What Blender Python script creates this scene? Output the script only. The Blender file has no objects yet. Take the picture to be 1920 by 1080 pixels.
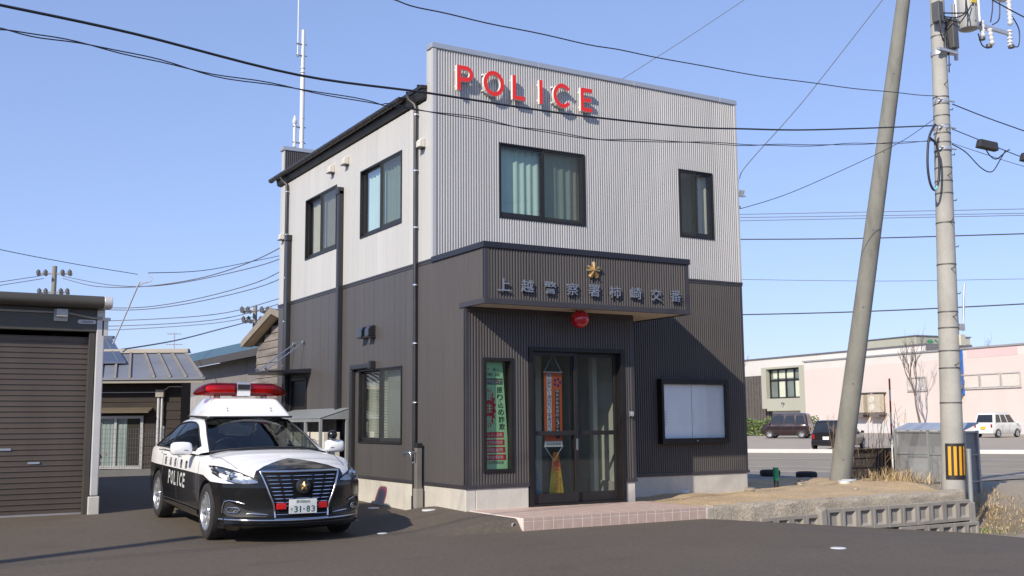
import bpy, bmesh, math, random
from math import sin, cos, pi, radians, sqrt
from mathutils import Vector, Matrix
from mathutils.bvhtree import BVHTree
random.seed(7)
SC = bpy.context.scene
COL = SC.collection
# ---------------------------------------------------------------- camera
cd = bpy.data.cameras.new('camera'); cam = bpy.data.objects.new('camera', cd); COL.objects.link(cam)
cd.sensor_width = 36; cd.lens = 36*1984.99/1920; cd.clip_start = .1; cd.clip_end = 3000
_yaw, _pit, _rol = radians(30.617), radians(7.2), radians(-.452)
fw = Vector((sin(_yaw)*cos(_pit), cos(_yaw)*cos(_pit), sin(_pit)))
r0 = Vector((cos(_yaw), -sin(_yaw), 0)); u0 = r0.cross(fw)
rt = r0*cos(_rol)+u0*sin(_rol); up = -r0*sin(_rol)+u0*cos(_rol)
m = Matrix.Identity(4)
for i in range(3):
    m[i][0], m[i][1], m[i][2] = rt[i], up[i], -fw[i]
m.translation = (-7.02, -14.207, 1.375)
cam.matrix_world = m
SC.camera = cam
# ---------------------------------------------------------------- sky and sun
SUN = Vector((1.9, 1.0, -1.37)).normalized()          # the way the light travels
w = bpy.data.worlds.new('World'); SC.world = w; w.use_nodes = True
nt = w.node_tree; bg = nt.nodes['Background']
sky = nt.nodes.new('ShaderNodeTexSky'); sky.sky_type = 'NISHITA'; sky.sun_disc = False
sky.sun_elevation = math.asin(-SUN.z); sky.sun_rotation = math.atan2(-SUN.x, -SUN.y) % (2*pi)
sky.air_density = 1.0; sky.dust_density = .25; sky.ozone_density = 2.6; sky.altitude = 0
# a clear, slightly violet spring sky: lower contrast between zenith and horizon than the bare model
gm = nt.nodes.new('ShaderNodeGamma'); gm.inputs[1].default_value = .53; nt.links.new(sky.outputs[0], gm.inputs[0])
tn = nt.nodes.new('ShaderNodeVectorMath'); tn.operation = 'MULTIPLY'; tn.inputs[1].default_value = (2.38, 2.68, 3.74); nt.links.new(gm.outputs[0], tn.inputs[0])
nt.links.new(tn.outputs[0], bg.inputs[0]); bg.inputs[1].default_value = .1
sl = bpy.data.lights.new('sun', 'SUN'); sl.energy = 4.9; sl.angle = radians(.53); sl.color = (1, .905, .775)
so = bpy.data.objects.new('sun', sl); COL.objects.link(so)
so.rotation_euler = SUN.to_track_quat('-Z', 'Y').to_euler(); so.location = (-20, -15, 20)
vs = SC.view_settings; vs.view_transform = 'Standard'; vs.look = 'None'; vs.exposure = .05; vs.gamma = 1
SC.cycles.max_bounces = 10; SC.cycles.transparent_max_bounces = 24; SC.cycles.caustics_reflective = False; SC.cycles.caustics_refractive = False

# ---------------------------------------------------------------- materials
MATS = {}
def new_mat(name):
    mt = bpy.data.materials.new(name); mt.use_nodes = True
    n = mt.node_tree.nodes; l = mt.node_tree.links
    return mt, n, l, n['Principled BSDF']
def mixc(n, l, fac, a, b, mode='MIX'):
    x = n.new('ShaderNodeMix'); x.data_type = 'RGBA'; x.blend_type = mode
    for s, v in ((0, fac), (6, a), (7, b)):
        if hasattr(v, 'is_linked') or hasattr(v, 'links'): l.new(v, x.inputs[s])
        else: x.inputs[s].default_value = v if s == 0 else (*v[:3], 1)
    return x.outputs[2]
def noise(n, l, scale, detail=4, rough=.55, vec=None, stretch=None):
    tc = n.new('ShaderNodeTexCoord'); src = tc.outputs['Object']
    if stretch:
        mp = n.new('ShaderNodeMapping'); mp.inputs['Scale'].default_value = stretch; l.new(src, mp.inputs[0]); src = mp.outputs[0]
    t = n.new('ShaderNodeTexNoise'); t.inputs['Scale'].default_value = scale; t.inputs['Detail'].default_value = detail; t.inputs['Roughness'].default_value = rough
    l.new(src, t.inputs['Vector']); return t.outputs['Fac']
def ramp(n, l, src, a, b, lo=0, hi=1):
    r = n.new('ShaderNodeMapRange'); r.clamp = True
    r.inputs[1].default_value = a; r.inputs[2].default_value = b; r.inputs[3].default_value = lo; r.inputs[4].default_value = hi
    l.new(src, r.inputs[0]); return r.outputs[0]
def M(name, col, rough=.5, metal=0, var=.1, scale=2.5, bump=0, bscale=60, coat=0, spec=.5, speck=0, sscale=90, stretch=None, speck_col=None, sheet=None, streak=0):
    """painted / mineral / metal surface with soft tone variation, fine speckle and bump"""
    if name in MATS: return MATS[name]
    mt, n, l, p = new_mat(name)
    p.inputs['Roughness'].default_value = rough; p.inputs['Metallic'].default_value = metal
    p.inputs['Coat Weight'].default_value = coat; p.inputs['Specular IOR Level'].default_value = spec
    f = noise(n, l, scale, 5, .6, stretch=stretch)
    fr = ramp(n, l, f, .3, .7)
    c = mixc(n, l, fr, [x*(1-var) for x in col], [min(1, x*(1+var)) for x in col])
    if speck:
        f2 = ramp(n, l, noise(n, l, sscale, 3, .7), .38, .62)
        sc = speck_col or [x*(1-speck) for x in col]
        c = mixc(n, l, f2, c, mixc(n, l, .75, c, sc))
    if sheet:      # neighbouring sheets differ a little in tone
        tc = n.new('ShaderNodeTexCoord'); sp = n.new('ShaderNodeSeparateXYZ'); l.new(tc.outputs['Object'], sp.inputs[0])
        dv = n.new('ShaderNodeMath'); dv.operation = 'DIVIDE'; dv.inputs[1].default_value = sheet[1]; l.new(sp.outputs[sheet[0]], dv.inputs[0])
        fl = n.new('ShaderNodeMath'); fl.operation = 'FLOOR'; l.new(dv.outputs[0], fl.inputs[0])
        wn = n.new('ShaderNodeTexWhiteNoise'); wn.noise_dimensions = '1D'; l.new(fl.outputs[0], wn.inputs['W'])
        c = mixc(n, l, ramp(n, l, wn.outputs['Value'], 0, 1, 0, .085), c, [x*.45 for x in col])
    if streak:     # rain streaks
        st = ramp(n, l, noise(n, l, 9, 4, .7, stretch=(1,1,.035)), .52, .75, 0, streak)
        c = mixc(n, l, st, c, [x*.45 for x in col])
    l.new(c, p.inputs['Base Color'])
    l.new(ramp(n, l, f, .2, .8, max(0.02, rough-.07), min(1, rough+.07)), p.inputs['Roughness'])
    if bump:
        b = n.new('ShaderNodeBump'); b.inputs['Strength'].default_value = bump; b.inputs['Distance'].default_value = .01
        l.new(noise(n, l, bscale, 4, .65), b.inputs['Height']); l.new(b.outputs[0], p.inputs['Normal'])
    MATS[name] = mt; return mt
def glass(name, tint, boost=1.0, base=.02):
    if name in MATS: return MATS[name]
    mt, n, l, p = new_mat(name); n.remove(p)
    out = n['Material Output']
    tr = n.new('ShaderNodeBsdfTransparent'); tr.inputs[0].default_value = (*tint, 1)
    gl = n.new('ShaderNodeBsdfGlossy'); gl.inputs['Roughness'].default_value = .015
    fr = n.new('ShaderNodeLayerWeight'); fr.inputs[0].default_value = .35
    nz = n.new('ShaderNodeBump'); nz.inputs['Strength'].default_value = .012; nz.inputs['Distance'].default_value = .02
    l.new(noise(n, l, 1.6, 1), nz.inputs['Height']); l.new(nz.outputs[0], gl.inputs['Normal'])
    ad = n.new('ShaderNodeMath'); ad.operation = 'MULTIPLY_ADD'; ad.inputs[1].default_value = .55*boost; ad.inputs[2].default_value = .045*boost
    l.new(fr.outputs['Fresnel'], ad.inputs[0])
    mx = n.new('ShaderNodeMixShader'); l.new(ad.outputs[0], mx.inputs[0]); l.new(tr.outputs[0], mx.inputs[1]); l.new(gl.outputs[0], mx.inputs[2])
    l.new(mx.outputs[0], out.inputs[0]); MATS[name] = mt; return mt
def screen(name, col, op):
    mt, n, l, p = new_mat(name); tr = n.new('ShaderNodeBsdfTransparent'); df = n.new('ShaderNodeBsdfDiffuse'); df.inputs[0].default_value = (*col, 1)
    f = ramp(n, l, noise(n, l, 300, 1), .2, .8, op-.05, op+.05)
    mx = n.new('ShaderNodeMixShader'); l.new(f, mx.inputs[0]); l.new(tr.outputs[0], mx.inputs[1]); l.new(df.outputs[0], mx.inputs[2])
    l.new(mx.outputs[0], n['Material Output'].inputs[0]); return mt

# ---------------------------------------------------------------- mesh building
ORG = {}
class MB:
    def __init__(s): s.v = []; s.f = []; s.m = []; s.mi = 0
    def add(s, vs, fs, mi=None):
        b = len(s.v); s.v += [tuple(x) for x in vs]
        for f in fs: s.f.append(tuple(b+i for i in f)); s.m.append(s.mi if mi is None else mi)
    def hexa(s, p, mi=None):      # p: 8 points, bottom 4 then top 4
        s.add(p, [(3,2,1,0),(4,5,6,7),(0,1,5,4),(1,2,6,5),(2,3,7,6),(3,0,4,7)], mi)
    def box(s, x0, x1, y0, y1, z0, z1, mi=None):
        s.hexa([(x0,y0,z0),(x1,y0,z0),(x1,y1,z0),(x0,y1,z0),(x0,y0,z1),(x1,y0,z1),(x1,y1,z1),(x0,y1,z1)], mi)
    def fb(s, F, u0, u1, d0, d1, z0, z1, mi=None):   # box in a frame F(u,d,z)
        s.hexa([F(u0,d0,z0),F(u1,d0,z0),F(u1,d1,z0),F(u0,d1,z0),F(u0,d0,z1),F(u1,d0,z1),F(u1,d1,z1),F(u0,d1,z1)], mi)
    def cyl(s, a, b, r0, r1=None, n=12, caps=True, mi=None):
        r1 = r0 if r1 is None else r1
        a = Vector(a); b = Vector(b); d = (b-a).normalized()
        x = d.orthogonal().normalized(); y = d.cross(x)
        vs = [a+(x*cos(2*pi*i/n)+y*sin(2*pi*i/n))*r0 for i in range(n)]+[b+(x*cos(2*pi*i/n)+y*sin(2*pi*i/n))*r1 for i in range(n)]
        fs = [(i,(i+1)%n,n+(i+1)%n,n+i) for i in range(n)]
        if caps: fs += [tuple(range(n-1,-1,-1)), tuple(range(n,2*n))]
        s.add(vs, fs, mi)
    def tube(s, pts, r, n=6, mi=None, caps=True):
        P = [Vector(p) for p in pts]; k = len(P); vs = []; fs = []
        x = None
        for i in range(k):
            d = (P[min(i+1,k-1)]-P[max(i-1,0)]).normalized()
            if x is None: x = d.orthogonal().normalized()
            x = (x-d*x.dot(d)); x = x.normalized() if x.length > 1e-6 else d.orthogonal().normalized()
            y = d.cross(x); rr = r[i] if isinstance(r, (list, tuple)) else r
            vs += [P[i]+(x*cos(2*pi*j/n)+y*sin(2*pi*j/n))*rr for j in range(n)]
        for i in range(k-1):
            for j in range(n): fs.append((i*n+j, i*n+(j+1)%n, (i+1)*n+(j+1)%n, (i+1)*n+j))
        if caps: fs += [tuple(range(n-1,-1,-1)), tuple(range((k-1)*n, k*n))]
        s.add(vs, fs, mi)
    def lathe(s, prof, o, axis, n=24, mi=None, cap=False):   # prof: (r, t) along axis
        a = Vector(axis).normalized(); x = a.orthogonal().normalized(); y = a.cross(x); o = Vector(o); vs = []; fs = []
        for r, t in prof: vs += [o+a*t+(x*cos(2*pi*j/n)+y*sin(2*pi*j/n))*r for j in range(n)]
        for i in range(len(prof)-1):
            for j in range(n): fs.append((i*n+j, i*n+(j+1)%n, (i+1)*n+(j+1)%n, (i+1)*n+j))
        if cap: fs += [tuple(range(n-1,-1,-1)), tuple(range((len(prof)-1)*n, len(prof)*n))]
        s.add(vs, fs, mi)
    def prism(s, poly, A, B, mi=None):   # poly: list of 2D; A, B map 2D -> 3D front and back
        n = len(poly); vs = [A(*p) for p in poly]+[B(*p) for p in poly]
        s.add(vs, [tuple(range(n)), tuple(range(2*n-1, n-1, -1))]+[(i, n+i, n+(i+1)%n, (i+1)%n) for i in range(n)], mi)
    def grid(s, rows, mi=None, skip=None, close=False):
        R = len(rows); Cn = len(rows[0]); vs = [p for r in rows for p in r]; fs = []
        for i in range(R-1):
            for j in range(Cn-(0 if close else 1)):
                if skip and skip(i, j): continue
                fs.append((i*Cn+j, i*Cn+(j+1)%Cn, (i+1)*Cn+(j+1)%Cn, (i+1)*Cn+j))
        s.add(vs, fs, mi)
    def pieces(s):
        # loose islands that lie apart become separate meshes: (face lists)
        if len(s.v) > 40000: return [list(range(len(s.f)))]
        par = list(range(len(s.v)))
        def root(i):
            while par[i] != i: par[i] = par[par[i]]; i = par[i]
            return i
        for f in s.f:
            r = root(f[0])
            for q in f[1:]: par[root(q)] = r
        isl = {}
        for i, f in enumerate(s.f): isl.setdefault(root(f[0]), []).append(i)
        K = list(isl.values())
        if len(K) < 2 or len(K) > 260: return [list(range(len(s.f)))]
        bb = []
        for fl in K:
            P = [s.v[q] for i in fl for q in s.f[i]]; lo = [min(p[a] for p in P) for a in range(3)]; hi = [max(p[a] for p in P) for a in range(3)]; bb.append((lo, hi, max(hi[a]-lo[a] for a in range(3))))
        p2 = list(range(len(K)))
        def r2(i):
            while p2[i] != i: i = p2[i]
            return i
        for i in range(len(K)):
            for j in range(i):
                a, c = bb[i], bb[j]; g = sqrt(sum(max(0, a[0][k]-c[1][k], c[0][k]-a[1][k])**2 for k in range(3)))
                if g <= max(.02, .5*max(a[2], c[2])): p2[r2(i)] = r2(j)
        out = {}
        for i, fl in enumerate(K): out.setdefault(r2(i), []).extend(fl)
        return sorted(out.values(), key=lambda fl: -len(fl))
    def build(s, name, mats, parent=None, smooth=None, bevel=0, org=None, fix=False, kind=None):
        if parent is not None and not fix:
            pc = s.pieces()
            if len(pc) > 1:
                first = None
                for fl in pc:
                    b = MB(); mp = {}
                    for i in fl:
                        for q in s.f[i]:
                            if q not in mp: mp[q] = len(b.v); b.v.append(s.v[q])
                        b.f.append(tuple(mp[q] for q in s.f[i])); b.m.append(s.m[i])
                    o = b.make(name, mats, parent, smooth, bevel, org, fix, kind); first = first or o
                return first
        return s.make(name, mats, parent, smooth, bevel, org, fix, kind)
    def make(s, name, mats, parent, smooth, bevel, org, fix, kind):
        me = bpy.data.meshes.new(name)
        o0 = Vector(org) if org is not None else (ORG.get(parent.name, Vector((0,0,0))) if parent else Vector((0,0,0)))
        me.from_pydata([tuple(Vector(v)-o0) for v in s.v], [], s.f)
        for mt in (mats if isinstance(mats, (list, tuple)) else [mats]): me.materials.append(mt)
        me.polygons.foreach_set('material_index', s.m)
        me.update()
        if True:
            bm = bmesh.new(); bm.from_mesh(me)
            if fix: bmesh.ops.remove_doubles(bm, verts=bm.verts, dist=1e-4)
            bmesh.ops.delete(bm, geom=[v for v in bm.verts if not v.link_faces], context='VERTS'); bmesh.ops.recalc_face_normals(bm, faces=bm.faces); bm.to_mesh(me); bm.free()
        if smooth:
            me.polygons.foreach_set('use_smooth', [True]*len(me.polygons)); me.set_sharp_from_angle(angle=radians(smooth))
        o = bpy.data.objects.new(name, me); COL.objects.link(o)
        if parent: o.parent = parent
        else: o.location = o0
        ORG[o.name] = o0
        if bevel:
            b = o.modifiers.new('edge', 'BEVEL'); b.width = bevel; b.segments = 2; b.limit_method = 'ANGLE'; b.angle_limit = radians(40)
            b.harden_normals = False
        if kind: o['kind'] = kind
        return o
def tag(o, label=None, cat=None, group=None, kind=None):
    for k, v in (('label', label), ('category', cat), ('group', group), ('kind', kind)):
        if v: o[k] = v
    return o
def thing(name, label, cat, loc=(0,0,0), group=None):
    o = bpy.data.objects.new(name, None); COL.objects.link(o); o.location = loc; o.empty_display_size = .3
    ORG[o.name] = Vector(loc); return tag(o, label, cat, group)
def copy_tree(o, parent=None):
    c = o.copy(); COL.objects.link(c)
    if parent: c.parent = parent
    for ch in [x for x in bpy.data.objects if x.parent == o]: copy_tree(ch, c)
    return c
def FL(x0=0.0): return lambda u, d, z: (x0-d, u, z)       # frame of a wall facing -X
def FF(y0=0.0): return lambda u, d, z: (u, y0-d, z)       # frame of a wall facing -Y
def lerp(a, b, t): return a+(b-a)*t
def text_into(mb, body, place, w, h, depth=0, mi=None, bold=0.0, keep=False, seg=3):
    """type set with Blender's own font; place(x, y, d) maps the w x h box (centred) into the scene"""
    cu = bpy.data.curves.new('lettering', 'FONT'); cu.body = body; cu.size = 1; cu.offset = bold; cu.resolution_u = seg
    if depth: cu.extrude = .5
    ob = bpy.data.objects.new('lettering', cu); COL.objects.link(ob)
    me = bpy.data.meshes.new_from_object(ob.evaluated_get(bpy.context.evaluated_depsgraph_get()))
    vs = [v.co.copy() for v in me.vertices]; fs = [tuple(p.vertices) for p in me.polygons]
    bpy.data.objects.remove(ob); bpy.data.curves.remove(cu); bpy.data.meshes.remove(me)
    if not vs: return
    x0, x1 = min(v.x for v in vs), max(v.x for v in vs); y0, y1 = min(v.y for v in vs), max(v.y for v in vs)
    sx, sy = w/max(1e-6, x1-x0), h/max(1e-6, y1-y0)
    if keep: sx = sy = min(sx, sy)
    mb.add([place((v.x-(x0+x1)/2)*sx, (v.y-(y0+y1)/2)*sy, (v.z+.5)*depth if depth else 0) for v in vs], fs, mi)
def crom(P, k):
    """Catmull-Rom through the points of P (tuples), k samples per span"""
    P = [Vector(p) for p in P]; n = len(P); out = []
    for i in range(n-1):
        a, b, c, d = P[max(i-1,0)], P[i], P[i+1], P[min(i+2,n-1)]
        for j in range(k):
            t = j/k
            out.append(.5*((2*b)+(c-a)*t+(2*a-5*b+4*c-d)*t*t+(3*b-a-3*c+d)*t**3))
    out.append(P[-1]); return out
# ---------------------------------------------------------------- ground
m_street = M('old_street_asphalt', (.33,.28,.21), .9, var=.14, scale=.6, bump=.35, bscale=90, speck=.35, sscale=60)
def asphalt_mat(name, col):
    mt, n, l, p = new_mat(name)
    big = ramp(n, l, noise(n, l, .35, 6, .65), .35, .65)
    mid = ramp(n, l, noise(n, l, 2.2, 5, .6, stretch=(.5,1.6,1)), .3, .7)
    fine = ramp(n, l, noise(n, l, 120, 3, .8), .35, .68)
    grit = ramp(n, l, noise(n, l, 19, 7, .9), .43, .60)
    spot = ramp(n, l, noise(n, l, .9, 3, .5, stretch=(1,1.7,1)), .60, .70)
    c = mixc(n, l, big, [x*.82 for x in col], [x*1.16 for x in col])
    c = mixc(n, l, mid, mixc(n, l, .72, [x*.75 for x in col], c), c)
    c = mixc(n, l, fine, mixc(n, l, .5, c, [x*.45 for x in col]), mixc(n, l, .25, c, [min(1,x*2.6) for x in col]))
    c = mixc(n, l, grit, mixc(n, l, .42, c, [x*.5 for x in col]), mixc(n, l, .2, c, [x*1.9 for x in col]))
    c = mixc(n, l, spot, c, mixc(n, l, .3, c, [x*.55 for x in col]))
    # light dust streaks left by tyres
    st = ramp(n, l, noise(n, l, 1.3, 6, .7, stretch=(.25,2.4,1)), .62, .8)
    c = mixc(n, l, st, c, mixc(n, l, .3, c, (.3,.26,.22)))
    l.new(c, p.inputs['Base Color']); p.inputs['Roughness'].default_value = .88; p.inputs['Specular IOR Level'].default_value = .35
    b = n.new('ShaderNodeBump'); b.inputs['Strength'].default_value = .55; b.inputs['Distance'].default_value = .012
    l.new(noise(n, l, 95, 4, .75), b.inputs['Height']); l.new(b.outputs[0], p.inputs['Normal'])
    return mt
m_lot = asphalt_mat('lot_asphalt', (.124,.101,.077))
def gravel_mat(name, ca, cb, sc, bump):
    mt, n, l, p = new_mat(name)
    tc = n.new('ShaderNodeTexCoord'); v = n.new('ShaderNodeTexVoronoi'); v.inputs['Scale'].default_value = sc; l.new(tc.outputs['Object'], v.inputs['Vector'])
    bw = n.new('ShaderNodeRGBToBW'); l.new(v.outputs['Color'], bw.inputs[0])
    c = mixc(n, l, bw.outputs[0], ca, cb); big = ramp(n, l, noise(n, l, 1.6, 5, .65), .35, .65)
    c = mixc(n, l, big, mixc(n, l, .3, c, [x*.5 for x in ca]), c); l.new(c, p.inputs['Base Color']); p.inputs['Roughness'].default_value = .95
    b = n.new('ShaderNodeBump'); b.inputs['Strength'].default_value = bump; b.inputs['Distance'].default_value = .03
    ad = n.new('ShaderNodeMath'); ad.operation = 'ADD'; l.new(v.outputs['Distance'], ad.inputs[0]); l.new(noise(n, l, 14, 5, .7), ad.inputs[1])
    l.new(ad.outputs[0], b.inputs['Height']); l.new(b.outputs[0], p.inputs['Normal']); return mt
m_gravel = gravel_mat('tan_gravel', (.43,.305,.165), (.62,.465,.28), 38, .35)
m_grey_gravel = gravel_mat('grey_gravel', (.2,.18,.155), (.36,.33,.29), 30, .8)
def sst(a, b, x):
    t = max(0., min(1., (x-a)/(b-a))); return t*t*(3-2*t)
def low(x): return -.092*max(0., min(7.0, x-3.05))
def back(y): return .02*max(0., min(12., y+1.1))
def hz(x, y):
    if x < 3.05: return back(y)
    hi = lerp(lerp(.115, .02, sst(10, 13, x)), -.28, sst(2.4, 5.4, y+.35*(x-9))) + .35*sst(43, 64, .823*x+.568*y)
    t = sst(-2.5, -2.25, y) if x < 8.75 else sst(-1.9, .45, y-.05*(x-8.75))
    return lerp(low(x), hi, t)
def ramp_bump(x, y):     # asphalt dressed up to the deck's side
    a = max(0., min(1., (x+1.35)/1.3)); b = sst(-2.5, -2.32, y)*(1-sst(-.15, .25, y))
    return .148*a*a*(3-2*a)*b if x < .06 else 0
def frange(a, b, s):
    n = max(1, int(round((b-a)/s))); return [a+(b-a)*i/n for i in range(n+1)]
def sheet(name, xs, ys, f, mat, keep=None, kind='structure'):
    b = MB(); b.grid([[(x, y, f(x, y)) for x in xs] for y in ys], skip=(lambda i, j: not keep((xs[j]+xs[j+1])/2, (ys[i]+ys[i+1])/2)) if keep else None)
    return b.build(name, mat, smooth=50, kind=kind)
gx = [-900,-300,-120,-60,-30]+frange(-20,3,1)[0:]+frange(3.3,8.4,.3)+frange(8.5,13,.15)+frange(13.5,30,1)+frange(32,60,2)+[80,120,200,400,900]
gy = [-300,-100,-50,-30]+frange(-22,-4,1)+frange(-3.75,2.5,.125)+frange(2.75,16,.5)+frange(20,60,4)+[80,120,200,400,900]
sheet('ground', gx, gy, lambda x, y: hz(x, y)-.022-(.05 if x < 3.2 and y > -2.6 else 0), m_street)
lx = frange(-26,-2,1)+frange(-1.8,.04,.08)
sheet('pavement', lx, frange(-2.5,-2.2,.05)+frange(-2.1,.5,.1)+frange(1,11,.5), lambda x, y: hz(x, y)+ramp_bump(x, y), m_lot)
def edge(y): return 8.83-.02*(y+2.5)
lx2 = frange(-26,2,1)+frange(2.4,8.83,.3)
sheet('pavement', lx2, [-26,-20,-16]+frange(-15,-4,.5)+frange(-3.75,-2.5,.25), lambda x, y: hz(x, min(y, -2.5)), m_lot)
def gz(x, y): return hz(x, y)+.012+.03*sst(.4,.7,.5+.5*sin(3.1*x+1.3*y)*sin(2.3*y-x))*sst(3.1,3.6,x)
sheet('gravel_ground', frange(3.08,11.0,.13), frange(-2.25,4.2,.13), gz, m_gravel, keep=lambda x, y: x < 8.8 or y > -.6-.0*x)
sheet('gravel_ground', frange(6.3,24,.4), frange(4.0,22,.4), lambda x, y: hz(x, y)+.004, m_grey_gravel, keep=lambda x, y: .823*x+.568*y < 20.6)
# the road past the station runs along T; N points across it
T = Vector((-.568,.823,0)); N = Vector((.823,.568,0))
def road_pt(n, t, z): p = N*n+T*t; return (p.x, p.y, z)
m_paint = M('road_paint', (.72,.72,.7), .8, var=.2, scale=3, speck=.4, sscale=12)
m_park = M('parking_asphalt', (.41,.35,.275), .9, var=.1, scale=.25, bump=.2, speck=.25, sscale=25)
m_kerb = M('kerb_concrete', (.62,.6,.56), .85, var=.1, scale=1)
b = MB(); b.grid([[road_pt(n, t, hz(*road_pt(n, t, 0)[:2])+.01) for n in (41.95, 46, 52, 58, 64, 90, 130)] for t in frange(-80, 80, 8)]); b.build('parking_ground', m_park, kind='structure')
b = MB()
for t in frange(-60, 55, 5): 
    a0, a1 = t, t+4.99
    b.hexa([road_pt(41.4,a0,-.5),road_pt(41.9,a0,-.5),road_pt(41.9,a1,-.5),road_pt(41.4,a1,-.5),road_pt(41.42,a0,-.12),road_pt(41.9,a0,-.12),road_pt(41.9,a1,-.12),road_pt(41.42,a1,-.12)])
b.build('kerb', m_kerb, kind='structure', bevel=.02)
def stripe(n0, n1, t0, t1, name='road_marking'):
    b = MB(); ts = frange(t0, t1, 1.0); b.grid([[road_pt(n, t, hz(*road_pt(n, t, 0)[:2])-.006) for n in (n0, n1)] for t in ts]); return b.build(name, m_paint, kind='structure')
stripe(32.6,32.85,-60,60); stripe(24.5,24.68,-60,60); stripe(28.4,28.55,2,30); stripe(21.2,21.34,-40,60)
for k in range(7): stripe(45, 50, -20+k*5.5, -20+k*5.5+.18, 'parking_marking').location.z = .02
# grass verge at the wall end
n_, l_ = m_street.node_tree.nodes, m_street.node_tree.links; p_ = n_['Principled BSDF']
old_ = p_.inputs['Base Color'].links[0].from_socket
tc_ = n_.new('ShaderNodeTexCoord'); mp_ = n_.new('ShaderNodeMapping'); mp_.inputs['Location'].default_value = (-11.0,1.25,0); l_.new(tc_.outputs['Object'], mp_.inputs[0])
ln_ = n_.new('ShaderNodeVectorMath'); ln_.operation = 'LENGTH'; ms_ = n_.new('ShaderNodeVectorMath'); ms_.operation = 'MULTIPLY'; ms_.inputs[1].default_value = (.5,.62,0); l_.new(mp_.outputs[0], ms_.inputs[0]); l_.new(ms_.outputs[0], ln_.inputs[0])
ad_ = n_.new('ShaderNodeMath'); ad_.operation = 'MULTIPLY_ADD'; ad_.inputs[1].default_value = .9; l_.new(noise(n_, l_, 2.2, 6, .7), ad_.inputs[0]); l_.new(ln_.outputs['Value'], ad_.inputs[2])
soil_ = mixc(n_, l_, ramp(n_, l_, noise(n_, l_, 35, 4, .7), .3, .7), (.15,.105,.06), (.33,.27,.17))
l_.new(mixc(n_, l_, ramp(n_, l_, ad_.outputs[0], 1.15, 1.3), soil_, old_), p_.inputs['Base Color'])
m_pave = M('footway_asphalt', (.27,.245,.225), .9, var=.1, scale=.8, bump=.3, bscale=70, speck=.3, sscale=50)
# ---------------------------------------------------------------- the police box
W_, L_ = 6.18, 7.23
m_light = M('silver_corrugated_sheet', (.53,.522,.51), .42, .15, var=.06, scale=1.4, stretch=(1,1,.1), sheet=(0,.91), streak=.16)
m_cream = M('cream_siding', (.545,.538,.51), .45, var=.04, scale=1.6, stretch=(1,1.5,.12), sheet=(1,.42), streak=.12)
m_dark = M('charcoal_corrugated_sheet', (.1,.091,.087), .42, .1, var=.09, scale=.8, stretch=(1,1,.2), sheet=(0,.91), streak=.18)
m_dark2 = M('charcoal_siding', (.088,.081,.077), .48, var=.1, scale=.9, stretch=(1,2,.12), sheet=(1,.42), streak=.18)
m_trim = M('dark_trim_metal', (.06,.055,.06), .4, .2, var=.1)
m_cap = M('navy_cap_metal', (.03,.031,.04), .38, .3, var=.1)
m_capl = M('silver_cap_metal', (.48,.5,.53), .35, .5, var=.06)
m_frame = M('bronze_aluminium', (.022,.02,.02), .35, .3, var=.15)
m_sash = M('sash_aluminium', (.03,.027,.027), .38, .3, var=.15)
def conc_mat(name, col, stain=.35):
    mt, n, l, p = new_mat(name)
    big = ramp(n, l, noise(n, l, 1.1, 7, .68), .36, .66); fine = ramp(n, l, noise(n, l, 70, 3, .7), .3, .7)
    run = ramp(n, l, noise(n, l, 3.2, 4, .6, stretch=(1.6,1.6,.3)), .5, .72)
    c = mixc(n, l, big, [x*.84 for x in col], [min(1, x*1.08) for x in col])
    c = mixc(n, l, run, c, mixc(n, l, stain, c, [x*.45 for x in col]))
    c = mixc(n, l, fine, mixc(n, l, .16, c, (.08,.08,.075)), c)
    l.new(c, p.inputs['Base Color']); p.inputs['Roughness'].default_value = .9
    b = n.new('ShaderNodeBump'); b.inputs['Strength'].default_value = .35; b.inputs['Distance'].default_value = .008
    l.new(noise(n, l, 45, 6, .75), b.inputs['Height']); l.new(b.outputs[0], p.inputs['Normal']); return mt
m_found = conc_mat('foundation_concrete', (.62,.585,.51), .15)
m_soffit = M('cream_soffit_board', (.62,.56,.46), .7, var=.05)
m_glass = glass('window_glass', (.9,.95,.93), .9)
m_dglass = glass('door_glass', (.82,.88,.86), 1.1)
m_curt = M('mint_curtain', (.62,.80,.70), .9, var=.04); m_curtb = M('beige_curtain', (.72,.66,.52), .9, var=.05)
m_scr = screen('insect_screen', (.08,.09,.09), .42)
m_inside = M('interior_cream_wall', (.78,.76,.66), .8, var=.06); m_floor = M('interior_floor', (.38,.37,.35), .6)
st = thing('police_station', 'two-storey police box, silver upper walls over charcoal corrugated metal', 'police station')
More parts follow.
